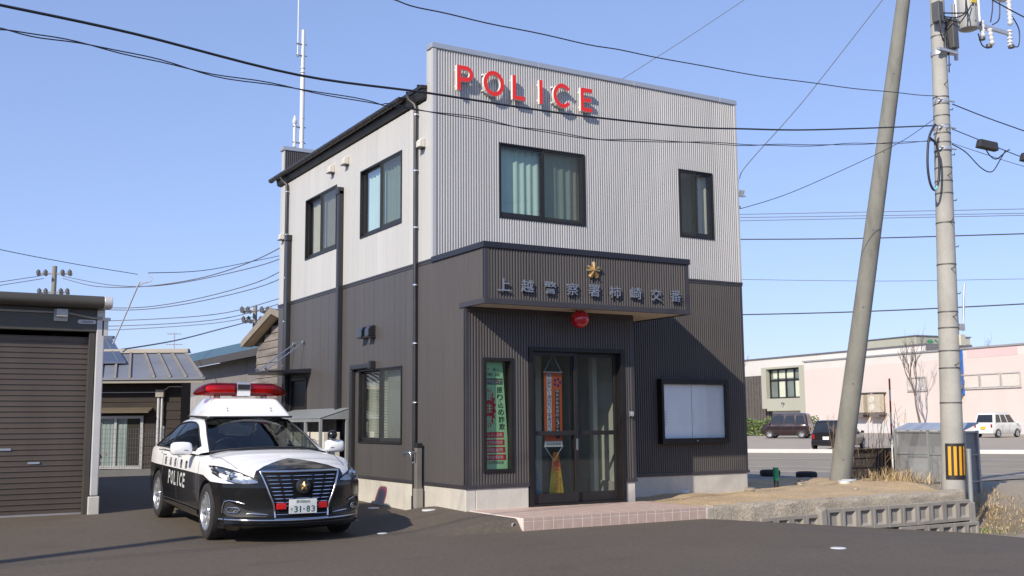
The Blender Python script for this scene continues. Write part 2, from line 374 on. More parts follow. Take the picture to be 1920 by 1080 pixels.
def corr(mb, F, u0, u1, z0, z1, pitch=.0455, dep=.017, holes=(), mi=None, prof=((0,1),(.36,1),(.50,0),(.82,0),(1,1))):
    us = []; k = 0; n = int((u1-u0)/pitch)+1
    def d_at(u):
        t = ((u-u0)/pitch) % 1.0
        for (a, da), (b_, db) in zip(prof, prof[1:]):
            if a <= t <= b_: return dep*lerp(da, db, (t-a)/(b_-a) if b_ > a else 0)
        return dep
    for i in range(n+1):
        for t, _ in prof[:-1]:
            u = u0+(i+t)*pitch
            if u < u1-1e-4: us.append(u)
    us.append(u1)
    for h in holes: us += [h[0], h[1]]
    us = sorted(set(round(u, 5) for u in us if u0-1e-6 <= u <= u1+1e-6))
    for a, c in zip(us, us[1:]):
        if c-a < 2e-4: continue
        mid = (a+c)/2; spans = [(z0, z1)]
        for h in holes:
            if h[0] < mid < h[1]:
                ns = []
                for s0, s1 in spans:
                    if h[3] <= s0 or h[2] >= s1: ns.append((s0, s1)); continue
                    if h[2] > s0: ns.append((s0, h[2]))
                    if h[3] < s1: ns.append((h[3], s1))
                spans = ns
        da, dc = d_at(a+1e-5), d_at(c-1e-5)
        for s0, s1 in spans: mb.add([F(a,da,s0),F(c,dc,s0),F(c,dc,s1),F(a,da,s1)], [(0,1,2,3)], mi)
PAN = ((0,1),(.455,1),(.462,.45),(.482,.45),(.489,1),(.945,1),(.955,0),(.99,0),(1,1))      # wide board siding: seam and half-board groove
GW = dict(a=(1.095,2.817,4.562,5.756), b=(3.962,5.627,4.562,5.756), l=(1.052,2.797,1.041,2.264))
FWN = dict(u=(1.157,2.798,4.567,5.775), v=(4.8,5.573,4.564,5.770))
E_, C_ = 1.053, 1.618
ZB = 3.80
# walls
b = MB()
corr(b, FL(), .02, L_, 3.83, 6.34, .42, .012, [GW['a'], GW['b']], 0, PAN)
corr(b, FL(), .02, .2, 6.34, 7.13, .42, .012, (), 0, PAN)
wl = b.build('upper_side_wall', m_cream, st)
b = MB(); corr(b, FF(), .0, W_, 3.83, 7.135, holes=[FWN['u'], FWN['v']]); b.build('upper_front_wall', m_light, st)
side_door = (5.42, 6.38, .3, 2.26)
b = MB(); corr(b, FL(), .53, L_, .5, 3.77, .42, .011, [GW['l'], side_door], 0, PAN); b.build('lower_side_wall', m_dark2, st)
b = MB()
corr(b, FL(), -E_, .53, .5, 3.77); corr(b, FL(), -C_, -E_, 3.06, 3.77)
b.build('porch_side_wall', m_dark, st)
POST = (.279, .761, .672, 2.274); DOOR = (1.042, 2.72, .16, 2.447)
b = MB()
corr(b, FF(), 2.9, W_, .5, 3.77)
corr(b, FF(-E_), 0, 2.922, .5, 3.02, holes=[POST, (DOOR[0], DOOR[1], .3, DOOR[3])])
corr(b, lambda u, d, z: (2.922+d, u, z), -E_, 0, .5, 3.02)
b.build('lower_front_wall', m_dark, st)
b = MB(); corr(b, FF(-C_), 0, 3.581, 3.06, 3.77); corr(b, lambda u, d, z: (3.581+d, u, z), -C_, 0, 3.06, 3.77); b.build('canopy_face', m_dark, st)
# far walls so that the box is closed
b = MB(); b.box(W_-.02, W_, .02, L_, .3, 6.9); b.box(.02, W_-.03, L_-.02, L_, .3, 6.4); b.build('rear_wall', m_dark2, st)
# corner posts and trims
b = MB()
b.box(-.017,.05,-.024,.03,3.835,7.129); b.box(W_-.03,W_+.016,-.024,.05,3.835,7.129); b.box(-.0165,.0,.12,.2,6.6,7.128)
b.build('upper_corner_trim', m_light, st, bevel=.004)
b = MB()
for (x, y, z0, z1) in ((0,-E_,.506,2.984),(0,-C_,3.063,3.764),(2.922,-E_,.506,2.984),(3.581,-C_,3.063,3.764),(W_,0,.506,3.764)):
    sx = -1 if x == 0 else 1
    b.box(min(x+sx*.017,x-sx*.045), max(x+sx*.017,x-sx*.045), y-.018, y+.045, z0, z1)
b.build('lower_corner_trim', m_trim, st, bevel=.004)
b = MB()
for F, u0, u1 in ((FL(), .0, L_+.02), (FF(), 3.58, W_+.03)):
    b.fb(F, u0, u1, -.01, .022, 3.765, 3.80); b.fb(F, u0, u1, -.01, .03, 3.802, 3.832)
b.build('band_trim', m_trim, st, bevel=.003)
b = MB()
b.fb(FF(-E_), -.03, DOOR[0]-.02, -.04, .03, .452, .505); b.fb(FF(-E_), DOOR[1]+.02, 2.95, -.04, .03, .452, .505)
b.fb(FL(), -E_+.0402, L_+.02, -.04, .0295, .4527, .5043); b.fb(FF(), 2.95, W_+.04, -.04, .03, .452, .505)
b.build('drip_trim', m_trim, st, bevel=.004)
b = MB()
b.box(-.012,.15,-E_-.01,L_,-.1,.455); b.box(.151,DOOR[0]-.03,-E_-.012,-E_+.14,-.1,.455); b.box(DOOR[1]+.03,2.915,-E_-.01,-.0,-.1,.455); b.box(2.916,W_+.0,-.012,.15,-.1,.455); b.box(W_-.15,W_+.01,.151,L_,-.1,.455)
b.build('foundation', m_found, st, bevel=.012)
# parapets, roof and eaves
b = MB()
b.box(-.035, W_+.03, -.035, .17, 7.13, 7.215); b.box(-.035, W_+.03, 7.07, 7.28, 7.13, 7.215)
b.build('parapet_cap', m_capl, st, bevel=.006)
b = MB(); 
for k in range(3): b.box(1.9+k*1.95, 1.915+k*1.95, -.038, .172, 7.126, 7.218)
b.build('cap_joint', m_light, st)
b = MB(); corr(b, FF(7.1), .02, W_, 6.3, 7.13); b.box(.03, W_-.02, 7.112, 7.23, 6.2, 7.129, 0)
b.build('rear_parapet', m_dark, st)
b = MB(); b.box(0,.028,7.085,7.25,6.1,7.13); b.build('rear_parapet_end', m_cream, st)
b = MB(); b.box(.03, W_-.02, .02, .16, 6.2, 7.129); b.build('front_parapet_back', m_light, st)
m_roof = M('dark_roof_metal', (.022,.02,.021), .45, .2, var=.12)
b = MB()
b.hexa([(-.12,.172,6.52),(6.0,.172,6.78),(6.0,7.068,6.78),(-.12,7.40,6.52),(-.12,.172,6.575),(6.0,.172,6.83),(6.0,7.068,6.83),(-.12,7.40,6.575)])
b.hexa([(-.07,.18,6.38),(.0,.18,6.36),(.0,7.3,6.36),(-.07,7.3,6.38),(-.1,.18,6.515),(.0,.18,6.518),(.0,7.3,6.518),(-.1,7.3,6.515)])
for k in range(18): y = .3+k*.405; b.hexa([(-.12,y,6.576),(.8,y,6.613),(.8,y+.03,6.613),(-.12,y+.03,6.576),(-.12,y,6.612),(.8,y,6.65),(.8,y+.03,6.65),(-.12,y+.03,6.612)])
rf = b.build('roof', m_roof, st, bevel=.003)
b = MB(); n = 9
prof = [(-.165+.055*cos(pi+pi*i/n), 6.53+.07*sin(pi+pi*i/n)) for i in range(n+1)]
b.grid([[(x, y, z) for x, z in prof] for y in (.78, 7.45)]); b.grid([[(x, y, z) for x, z in [(-.165+.048*cos(pi+pi*i/n), 6.53+.063*sin(pi+pi*i/n)) for i in range(n+1)]] for y in (.78, 7.45)])
for y in (.78, 7.45): b.prism(prof, lambda x, z: (x, y, z), lambda x, z: (x, y+.006, z))
b.build('gutter', M('black_gutter', (.018,.017,.018), .3, var=.1), rf, smooth=40)
b = MB()
for k in range(19):
    y = .9+k*.36
    b.tube([(-.11,y,6.55)]+[(-.165+.059*cos(t), y, 6.53+.074*sin(t)) for t in [0, -.5, -1, -1.6, -2.2, -2.8, -3.14]], .006, 5)
b.build('gutter_bracket', M('gutter_steel', (.13,.12,.12), .4, .4), rf)
# down pipes
m_pipe = M('black_downpipe', (.028,.028,.03), .32, var=.1); m_clip = M('chrome_clip', (.7,.7,.7), .25, 1)
def downpipe(y, z0, z1, r, top=None):
    b = MB(); x = -.06
    pts = [(x, y, z0), (x, y, z1)]
    if top: pts += [(x-.01, y+.02, z1+.05), (-.14, y+.08, z1+.13), (-.165, y+.1, z1+.2)]
    b.tube(pts, r, 14)
    if z0 < .3: b.tube([(x, y, z0+.001), (x, y, z0+.28)], r+.012, 14)
    o = b.build('downpipe', m_pipe, st, smooth=40)
    c = MB(); z = z1-.12
    while z > max(.45, z0): c.tube([(x+.075,y+.0,z),(x,y-r-.012,z-.008),(x-r*.9,y-.01,z-.008),(x, y+r+.012, z)], .008, 5); c.cyl((x,y,z-.012),(x,y,z+.012),r+.004,n=14); z -= .9
    c.build('pipe_clip', m_clip, o, smooth=40)
downpipe(.49, .0, 6.30, .034, True); downpipe(6.68, .05, 6.26, .034, True)
b = MB(); b.box(-.11,-.012,3.61,3.72,.05,5.58); b.box(-.13,-.012,3.61,3.75,5.5,5.64); b.build('pipe_duct', m_pipe, st, bevel=.012)
b = MB(); b.box(-.11,-.012,6.45,6.57,.05,5.15); b.box(-.13,-.012,6.43,6.58,5.08,5.2); b.build('pipe_duct', m_pipe, st, bevel=.012)
b = MB(); b.box(-.09,-.012,2.97,3.08,.5,2.28); b.box(-.088,-.013,2.2,3.079,2.283,2.37); b.box(-.12,-.012,2.1,2.21,2.26,2.40); b.build('pipe_duct', m_pipe, st, bevel=.015)
# vents
def vent(y, z, mat, s=1.0):
    b = MB(); h = .17*s; wd = .075*s
    poly = [(0,-h/2),(.12*s,-h/2),(.12*s,h*.12),(.095*s,h*.36),(.05*s,h*.5),(0,h*.52)]
    b.prism(poly, lambda d, q: (-.012-d, y-wd, z+q), lambda d, q: (-.012-d, y+wd, z+q))
    o = b.build('vent_hood', mat, st, bevel=.012)
    c = MB(); c.box(-.15*s,-.014,y-wd*1.2,y+wd*1.2,z-h/2-.014,z-h/2-.002); c.build('vent_grille', m_trim, o)
m_ventw = M('cream_vent', (.66,.63,.56), .45, var=.05); m_ventb = M('black_vent', (.02,.02,.025), .2, .2, var=.05, coat=.5)
vent(.30,5.68,m_ventw,.85); vent(3.45,6.09,m_ventw,.85); vent(4.16,6.09,m_ventw,.85); vent(7.0,5.25,m_ventw,.8); vent(2.2,2.9,m_ventb,1.1); vent(2.5,2.9,m_ventb,1.1)
# canopy
b = MB(); b.fb(FF(-C_), -.04, 3.62, -.03, .035, 3.765, 3.85); b.box(-.041,-.0,-C_+.031,-.02,3.766,3.849); b.box(3.58,3.621,-C_+.031,-.0,3.766,3.849); b.box(.0,3.58,-C_+.03,-.0,3.77,3.80)
cp = b.build('canopy_cap', m_cap, st, bevel=.004)
b = MB(); b.fb(FF(-C_), -.03, 3.61, -.01, .03, 2.985, 3.062); b.box(-.03,.01,-C_+.011,-.91,2.986,3.061); b.box(3.571,3.61,-C_+.011,-.0,2.986,3.061); b.build('canopy_fascia', m_trim, st, bevel=.004)
b = MB(); b.box(.01,3.571,-C_+.012,-E_-.03,3.0,3.03); b.box(2.945,3.571,-E_-.03,-.01,3.0,3.03); b.build('canopy_soffit', m_soffit, st)
b = MB(); b.box(0.0,2.92,-E_-.028,-E_+.01,2.93,3.02); b.build('soffit_trim', m_trim, st)
# windows
def window(F, g, cur, name='window', scr=1, front=0, dep=.14, blind=False, lab=None):
    u0, u1, z0, z1 = g; b = MB(); t = .022
    e = .004
    b.fb(F,u0-e,u0+t,-dep,.028,z0-e,z1+e); b.fb(F,u1-t,u1+e,-dep,.028,z0-e,z1+e); b.fb(F,u0+t,u1-t,-dep,.0275,z1-t,z1+e); b.fb(F,u0+t,u1-t,-dep,.0275,z0-e,z0+t)
    o = b.build(name, m_frame, st, bevel=.004)
    if lab: o['label'] = lab
    mid = (u0+u1)/2
    for k, (a, c) in enumerate(((u0+t, mid+.03), (mid-.03, u1-t))):
        d0 = .008 if k == front else -.03
        s = MB(); wa = .024 if k == 0 else .045; wc = .045 if k == 0 else .024
        s.fb(F,a,a+wa,d0-.03,d0,z0+t,z1-t); s.fb(F,c-wc,c,d0-.03,d0,z0+t,z1-t); s.fb(F,a+wa,c-wc,d0-.03,d0-.001,z1-t-.028,z1-t); s.fb(F,a+wa,c-wc,d0-.03,d0-.001,z0+t,z0+t+.07)
        s.build('sash', m_sash, o, bevel=.003)
        p = MB(); p.add([F(a+wa,d0-.015,z0+t+.07),F(c-wc,d0-.015,z0+t+.07),F(c-wc,d0-.015,z1-t-.028),F(a+wa,d0-.015,z1-t-.028)], [(0,1,2,3)]); p.build('pane', m_glass, o)
    if scr is not None:
        a, c = ((u0+t, mid), (mid, u1-t))[scr]
        p = MB(); p.add([F(a+.02,.014,z0+t),F(c-.01,.014,z0+t),F(c-.01,.014,z1-t),F(a+.02,.014,z1-t)], [(0,1,2,3)]); p.build('insect_screen', m_scr, o)
        p = MB()
        for q0, q1, y0, y1 in ((a,a+.02,z0+t,z1-t),(c-.02,c,z0+t,z1-t),(a+.02,c-.02,z0+t,z0+t+.02),(a+.02,c-.02,z1-t-.02,z1-t)): p.fb(F,q0,q1,.0095,.02,y0,y1)
        p.build('screen_frame', m_sash, o)
    r = MB()     # plastered reveal and dark room behind
    R = -.34
    for p4 in (((u0,-dep,z0),(u0,R-.6,z0),(u0,R-.6,z1),(u0,-dep,z1)),((u1,-dep,z0),(u1,R-.6,z0),(u1,R-.6,z1),(u1,-dep,z1)),((u0,-dep,z0),(u1,-dep,z0),(u1,R-.6,z0),(u0,R-.6,z0)),((u0,-dep,z1),(u1,-dep,z1),(u1,R-.6,z1),(u0,R-.6,z1)),((u0,R-.6,z0),(u1,R-.6,z0),(u1,R-.6,z1),(u0,R-.6,z1))):
        r.add([F(*q) for q in p4], [(0,1,2,3)])
    r.build('reveal', m_inside, o)
    if cur:
        for mat_c, a, c, dd in cur:
            g_ = MB(); us = frange(a, c, .012)
            rows = []
            for z in (z0, z0+.4, z1-.2, z1):
                rows.append([F(u, dd+.012*sin(u*42+1.2*sin(u*7))+.006*sin(u*17+z), z) for u in us])
            g_.grid(rows); g_.build('curtain', mat_c, o, smooth=80)
    if blind:
        g_ = MB(); z = z0+.06
        while z < z1-.05: g_.add([F(u0+.05,-.2,z),F(u1-.05,-.2,z),F(u1-.05,-.222,z+.014),F(u0+.05,-.222,z+.014)], [(0,1,2,3)]); z += .026
        g_.build('blind', M('blind_slat', (.62,.64,.58), .6), o)
    return o
window(FL(), GW['a'], [(m_curt, 1.1, 2.8, -.13)], scr=0); window(FL(), GW['b'], [(m_curtb, 3.97, 5.6, -.13)], scr=0)
wlo = window(FL(), GW['l'], None, scr=0, blind=True)
window(FF(), FWN['u'], [(m_curt, 1.16, 2.66, -.14), (m_curtb, 2.67, 2.79, -.16)], scr=1); window(FF(), FWN['v'], [(m_curtb, 5.36, 5.57, -.14)], scr=0, front=1)
# room seen through the low side window
b = MB(); b.box(.9,1.0,1.0,2.9,.9,2.5); b.build('room_wall', m_inside, st)
# narrow display window by the door
b = MB(); F = FF(-E_); u0, u1, z0, z1 = POST; t = .04
b.fb(F,u0-.01,u0+t,-.14,.03,z0-.01,z1+.01); b.fb(F,u1-t,u1+.01,-.14,.03,z0-.01,z1+.01); b.fb(F,u0+t,u1-t,-.14,.0295,z1-t,z1+.01); b.fb(F,u0+t,u1-t,-.14,.0295,z0-.01,z0+t)
o = b.build('display_window', m_frame, st, bevel=.004)
p = MB(); p.add([F(u0+t,-.05,z0+t),F(u1-t,-.05,z0+t),F(u1-t,-.05,z1-t),F(u0+t,-.05,z1-t)], [(0,1,2,3)]); p.build('pane', m_glass, o)
# entrance
u0, u1, z0, z1 = DOOR; b = MB(); t = .05
b.fb(F,u0-.015,u0+t,-.16,.035,z0,z1+.012); b.fb(F,u1-t,u1+.015,-.16,.035,z0,z1+.012); b.fb(F,u0+t,u1-t,-.16,.034,z1-t,z1+.012); b.fb(F,u0+t,u1-t,-.16,.03,z0,z0+.035)
dr = b.build('entrance_door', m_frame, st, bevel=.004)
for k, (a, c) in enumerate(((u0+t, 1.90), (1.83, u1-t))):
    d0 = -.02 if k == 0 else -.075; s = MB(); w_ = .06
    s.fb(F,a,a+w_,d0-.04,d0,z0+.036,z1-t); s.fb(F,c-w_,c,d0-.04,d0,z0+.036,z1-t)
    s.fb(F,a+w_,c-w_,d0-.04,d0-.001,z1-t-.06,z1-t); s.fb(F,a+w_,c-w_,d0-.04,d0-.001,1.17,1.235); s.fb(F,a+w_,c-w_,d0-.04,d0-.001,z0+.036,.335)
    lf = s.build('door_leaf', m_sash, dr, bevel=.004)
    p = MB()
    for q0, q1 in ((.335, 1.17), (1.235, z1-t-.06)): p.add([F(a+w_,d0-.02,q0),F(c-w_,d0-.02,q0),F(c-w_,d0-.02,q1),F(a+w_,d0-.02,q1)], [(0,1,2,3)])
    p.build('pane', m_dglass, dr)
    h = MB(); h.fb(F,c-.045 if k == 0 else a+.01,c-.015 if k == 0 else a+.04,d0,d0+.02,.95,1.12); h.build('handle', m_clip, dr, bevel=.005)
# hall behind the doors
b = MB()
def quad(b, *p): b.add(p, [(0,1,2,3)])
quad(b,(.12,1.9,.16),(2.8,1.9,.16),(2.8,1.9,2.7),(.12,1.9,2.7)); quad(b,(.12,-.98,.16),(.12,1.9,.16),(.12,1.9,2.7),(.12,-.98,2.7)); quad(b,(2.8,-.98,.16),(2.8,1.9,.16),(2.8,1.9,2.7),(2.8,-.98,2.7)); quad(b,(.12,-.98,2.7),(2.8,-.98,2.7),(2.8,1.9,2.7),(.12,1.9,2.7))
b.box(1.55,1.66,.2,.3,.17,2.69); b.box(2.05,2.16,.4,.5,.17,2.69); b.box(2.35,2.43,-.2,-.12,.17,2.2); b.box(2.62,2.7,-.4,-.3,.17,2.5); b.box(1.67,2.04,.22,.26,2.2,2.69)
b.build('hall_wall', m_inside, st)
b = MB(); quad(b,(.12,-1.0,.162),(2.8,-1.0,.162),(2.8,1.9,.162),(.12,1.9,.162)); b.box(1.7,2.6,.9,1.4,.17,1.15); b.build('hall_floor', m_floor, st)
b = MB(); b.box(2.85-.03,2.85+.03,-E_-.06,-E_-.012,1.44,1.52); b.tube([(2.85,-E_-.03,1.48),(2.83,-E_-.09,1.47)],.03,10); b.build('door_intercom', M('intercom_silver', (.6,.6,.6), .3, .6), st, bevel=.01)
# side door under its glass hood
b = MB(); F = FL(); y0, y1, z0, z1 = side_door
b.fb(F,y0,y0+.05,-.1,.03,z0,z1); b.fb(F,y1-.05,y1,-.1,.03,z0,z1); b.fb(F,y0+.05,y1-.05,-.1,.03,z1-.05,z1); b.fb(F,y0+.05,y1-.05,-.06,-.02,z0,z1-.05)
sd = b.build('side_door', m_frame, st, bevel=.004)
b = MB(); b.fb(F,y1-.2,y1-.16,-.02,.05,1.1,1.5); b.build('handle', m_clip, sd)
b = MB(); b.hexa([(-.85,5.2,2.33),(-.0,5.2,2.33),(-.0,6.5,2.33),(-.85,6.5,2.33),(-.85,5.2,2.36),(-.0,5.2,2.42),(-.0,6.5,2.42),(-.85,6.5,2.36)]); hd = b.build('door_hood', m_cap, st, bevel=.004)
b = MB()
for y in (5.6, 6.15): b.tube([(-.03,y,2.95),(-.75,y,2.40)],.011,8); b.cyl((-.0,y,2.95),(-.06,y,2.95),.035); b.cyl((-.72,y,2.38),(-.79,y,2.44),.028)
b.build('hood_rod', m_clip, hd, smooth=40)
# red lamp under the canopy
b = MB(); b.cyl((1.74,-1.36,3.0),(1.74,-1.36,2.965),.05,n=16); lp = b.build('lamp_base', m_capl, st)
b = MB(); b.lathe([(.045,0),(.06,-.005),(.06,-.02)],(1.74,-1.36,2.99),(0,0,1),16)
b.build('lamp_collar', m_capl, lp)
b = MB(); b.lathe([(.135*sin(pi*i/14),.135*cos(pi*i/14)) for i in range(15)],(1.74,-1.36,2.865),(0,0,1),24); b.build('lamp_globe', M('red_lamp_glass', (.5,.008,.02), .12, var=.03, coat=.6), lp, smooth=60)
# POLICE letters
m_red = M('red_letter_face', (.78,.028,.022), .4, var=.03); m_white = M('white_letter_side', (.78,.78,.76), .4, var=.03)
def ribbon(path, hw, closed=False):
    P = [Vector((*p, 0)) for p in path]; n = len(P); Lf = []; Rt = []
    for i in range(n):
        a = P[i-1] if (i or closed) else P[i]; c = P[(i+1) % n] if (i < n-1 or closed) else P[i]
        d1 = (P[i]-a); d2 = (c-P[i]); d1 = d1.normalized() if d1.length else d2.normalized(); d2 = d2.normalized() if d2.length else d1
        nn = Vector((-(d1.y+d2.y), d1.x+d2.x, 0)); nn.normalize(); k = hw/max(.5, nn.dot(Vector((-d1.y, d1.x, 0))))
        Lf.append(P[i]+nn*k); Rt.append(P[i]-nn*k)
    return Lf, Rt
def stroke(mb, path, hw, F, d0, d1, closed=False):
    Lf, Rt = ribbon(path, hw, closed); n = len(path); k = n if closed else n-1
    for i in range(k):
        j = (i+1) % n; a, c, e, g = Rt[i], Rt[j], Lf[j], Lf[i]
        mb.add([F(a.x,d1,a.y),F(c.x,d1,c.y),F(e.x,d1,e.y),F(g.x,d1,g.y)], [(0,1,2,3)], 0)
        mb.add([F(a.x,d0,a.y),F(c.x,d0,c.y),F(e.x,d0,e.y),F(g.x,d0,g.y)], [(3,2,1,0)], 1)
        mb.add([F(a.x,d0,a.y),F(c.x,d0,c.y),F(c.x,d1,c.y),F(a.x,d1,a.y)], [(0,1,2,3)], 1)
        mb.add([F(g.x,d0,g.y),F(e.x,d0,e.y),F(e.x,d1,e.y),F(g.x,d1,g.y)], [(0,1,2,3)], 1)
    if not closed:
        for i in (0, n-1): mb.add([F(Rt[i].x,d0,Rt[i].y),F(Lf[i].x,d0,Lf[i].y),F(Lf[i].x,d1,Lf[i].y),F(Rt[i].x,d1,Rt[i].y)], [(0,1,2,3)], 1)
def arc(cx, cy, rx, ry, a0, a1, n): return [(cx+rx*cos(radians(lerp(a0,a1,i/n))), cy+ry*sin(radians(lerp(a0,a1,i/n)))) for i in range(n+1)]
H = .40; hw = .033; ZL = 6.485
def letters(ch, x):
    S = []
    if ch == 'P': S = [([(x,0),(x,H-hw),(x+.13,H-hw)]+arc(x+.13,H-hw-.093,.093,.093,90,-90,10)[1:]+[(x+hw+.002,H-hw-.186)], 0)]
    if ch == 'O': S = [(arc(x+.155,H/2,.155,H/2-hw+.006,0,342,19), 1)]
    if ch == 'L': S = [([(x,H),(x,hw),(x+.2,hw)], 0)]
    if ch == 'I': S = [([(x,0),(x,H)], 0)]
    if ch == 'C': S = [(arc(x+.155,H/2,.15,H/2-hw+.006,38,322,16), 0)]
    if ch == 'E': S = [([(x+.2,H-hw),(x,H-hw),(x,hw),(x+.2,hw)], 0), ([(x+hw+.002,H/2),(x+.18,H/2)], 0)]
    return S
FP = FF(-.012)
for ch, x in (('P',.385),('O',.855),('L',1.385),('I',1.89),('C',2.155),('E',2.70)):
    b = MB()
    for path, cl in letters(ch, x): stroke(b, [(p[0], p[1]+ZL) for p in path], hw, FP, .06, .115, bool(cl))
    for dz in (.07, .33):
        b.fb(FP, x-.012, x+.012, -.004, .05, ZL+dz, ZL+dz+.024, 1)
    b.build('sign_letter', [m_red, m_white], st)
# name of the station in metal characters
m_char = M('brushed_steel_character', (.4,.41,.44), .38, .75, var=.05)
for i, ch in enumerate('上越警察署柿崎交番'):
    cx = .27+i*.379; b = MB()
    text_into(b, ch, lambda x, y, d: (cx+x, -C_-.035-d, 3.257+y), .20, .175, .025, bold=0 if ch in '番柿察' else .006)
    b.build('sign_character', m_char, st)
# gilt emblem: five petals with folded ridges
b = MB(); cx, cz, y0 = 1.79, 3.555, -C_-.02
R = []
for k in range(10):
    a = pi/2+k*pi/5; r = .105 if k % 2 == 0 else .052; R.append((cx+r*cos(a), y0-(.012 if k % 2 == 0 else -.0), cz+r*sin(a)))
apex = (cx, y0-.055, cz)
for k in range(5):
    a = pi/2+k*2*pi/5
    def pol(r, da, d): return (cx+r*cos(a+da), y0-d, cz+r*sin(a+da))
    vl, vr, tl, tr, tip = pol(.055,.628,.004), pol(.055,-.628,.004), pol(.118,.36,.018), pol(.118,-.36,.018), pol(.128,0,.05)
    ml, mr, g1, g2 = pol(.095,.47,.03), pol(.095,-.47,.03), pol(.124,.18,.014), pol(.124,-.18,.014)
    b.add([apex,vl,ml,tl,g1,tip,g2,tr,mr,vr], [(0,1,2),(0,2,3),(0,3,4),(0,4,5),(0,5,6),(0,6,7),(0,7,8),(0,8,9)])
b.lathe([(.0,.02),(.02,.012),(.026,0)],(cx,y0-.05,cz),(0,-1,0),14)
b.cyl((cx,y0+.02,cz),(cx,y0-.003,cz),.05,n=10)
b.build('gilt_emblem', M('gilt_metal', (.6,.42,.2), .33, .85, var=.2, scale=20), st)
# meter bracket and wire hooks on the right edge
b = MB()
for k in range(4): b.tube([(W_+.03+k*.035,.0,5.42),(W_+.07+k*.035,.0,5.55)],.014,6)
b.tube([(W_,.02,5.45),(W_+.2,.0,5.44)],.012,6); b.tube([(W_,.02,5.6),(W_+.04,.02,5.62),(W_+.05,.02,5.75)],.01,6); b.cyl((W_+.02,.05,5.2),(W_+.09,.05,5.24),.03)
b.build('wire_bracket', m_capl, st)
# ---------------------------------------------------------------- the police car (built nose to +Y, then parked)
def itp(tab, y, smooth=True):
    if y <= tab[0][0]: return tab[0][1]
    for (a, va), (c, vc) in zip(tab, tab[1:]):
        if y <= c:
            t = (y-a)/(c-a); return lerp(va, vc, t*t*(3-2*t)*.5+t*.5 if smooth else t)
    return tab[-1][1]
def car_paint(name, white, black, two_tone=True):
    mt, n, l, p = new_mat(name); p.inputs['Roughness'].default_value = .22; p.inputs['Coat Weight'].default_value = .35; p.inputs['Coat Roughness'].default_value = .04; p.inputs['Specular IOR Level'].default_value = .3
    tc = n.new('ShaderNodeTexCoord'); sp = n.new('ShaderNodeSeparateXYZ'); l.new(tc.outputs['Object'], sp.inputs[0])
    def mth(op, a, c):
        x = n.new('ShaderNodeMath'); x.operation = op
        for i, v in enumerate((a, c)):
            if hasattr(v, 'is_linked'): l.new(v, x.inputs[i])
            else: x.inputs[i].default_value = v
        return x.outputs[0]
    ab = mth('ABSOLUTE', sp.outputs[0], 0)
    zl = ramp(n, l, sp.outputs[1], 1.25, 1.6, .755, .70)
    c1 = mth('LESS_THAN', sp.outputs[2], zl)
    yl = mth('ADD', mth('MULTIPLY', ab, .80), 1.80)
    c2 = mth('GREATER_THAN', sp.outputs[1], yl)
    c3 = mth('LESS_THAN', ab, .70); c2 = mth('MULTIPLY', c2, c3)
    f = mth('MAXIMUM', c1, c2)
    dirt = ramp(n, l, noise(n, l, 6, 5, .7), .5, .8, 0, .025)
    c = mixc(n, l, f, white, black); c = mixc(n, l, dirt, c, (.3,.27,.23)); l.new(c, p.inputs['Base Color'])
    return mt
m_two = car_paint('two_tone_paint', (.88,.88,.86), (.006,.006,.007))
m_cwhite = M('white_car_paint', (.87,.87,.85), .22, var=.02, coat=.8); m_cblack = M('black_car_paint', (.007,.007,.008), .2, var=.1, coat=.4)
m_blackp = M('black_plastic', (.02,.02,.021), .5, var=.1); m_chrome = M('chrome', (.62,.63,.65), .12, 1, var=.03); m_cabin = M('cabin_grey', (.05,.052,.06), .75, var=.15)
m_rub = M('tyre_rubber', (.028,.027,.026), .8, var=.15, scale=12, bump=.2); m_alloy = M('silver_wheel', (.55,.56,.57), .3, .75, var=.06)
m_auto = glass('car_glass', (.62,.68,.66), 1.0); m_autod = glass('tinted_car_glass', (.16,.18,.19), 1.15)
m_lens = glass('lamp_lens', (.92,.94,.95), .9); m_silv = M('lamp_reflector', (.42,.43,.45), .15, .9, var=.1, scale=30)
m_redl = M('red_lamp_lens', (.55,.012,.016), .1, var=.15, scale=18, coat=.7, stretch=(1,1,3)); m_redin = M('red_reflector', (1,.2,.17), .2, .1, var=.2, scale=22)
m_plate = M('number_plate_white', (.74,.75,.73), .45, var=.02); m_pgreen = M('plate_green_ink', (.015,.09,.05), .5, var=.02)
Wt = [(-2.54,.72),(-2.45,.79),(-2.2,.86),(-1.6,.895),(-.8,.895),(.3,.888),(1.2,.897),(1.7,.895),(2.05,.885),(2.25,.87),(2.36,.85)]
Zs = [(-2.54,.90),(-2.3,.985),(-1.6,1.0),(-.5,.975),(.9,.965),(1.4,.945),(1.9,.885),(2.2,.83),(2.36,.79)]
Zc = [(-2.54,.97),(-2.4,1.05),(-2.06,1.06),(-1.9,.86),(.78,.86),(.93,1.045),(1.4,1.015),(1.9,.955),(2.2,.905),(2.36,.86)]
Zb = [(-2.54,.32),(-2.3,.24),(-1.6,.2),(1.6,.19),(2.36,.21)]
def sstep(a, c, x): return sst(a, c, x)
PF = [(.15,-.03),(.22,.03),(.30,.035),(.36,.005),(.5,.02),(.66,.025),(.76,0),(.87,-.05),(1,-.08)]
def shear(x, y, z):
    f = sstep(1.35, 2.36, y); g = sstep(1.9, 2.54, -y)
    y2 = y-f*(.46*(abs(x)/.9)**2.6)+f*itp(PF, z)
    return (x, y2+g*.22*(abs(x)/.9)**2.5, z)
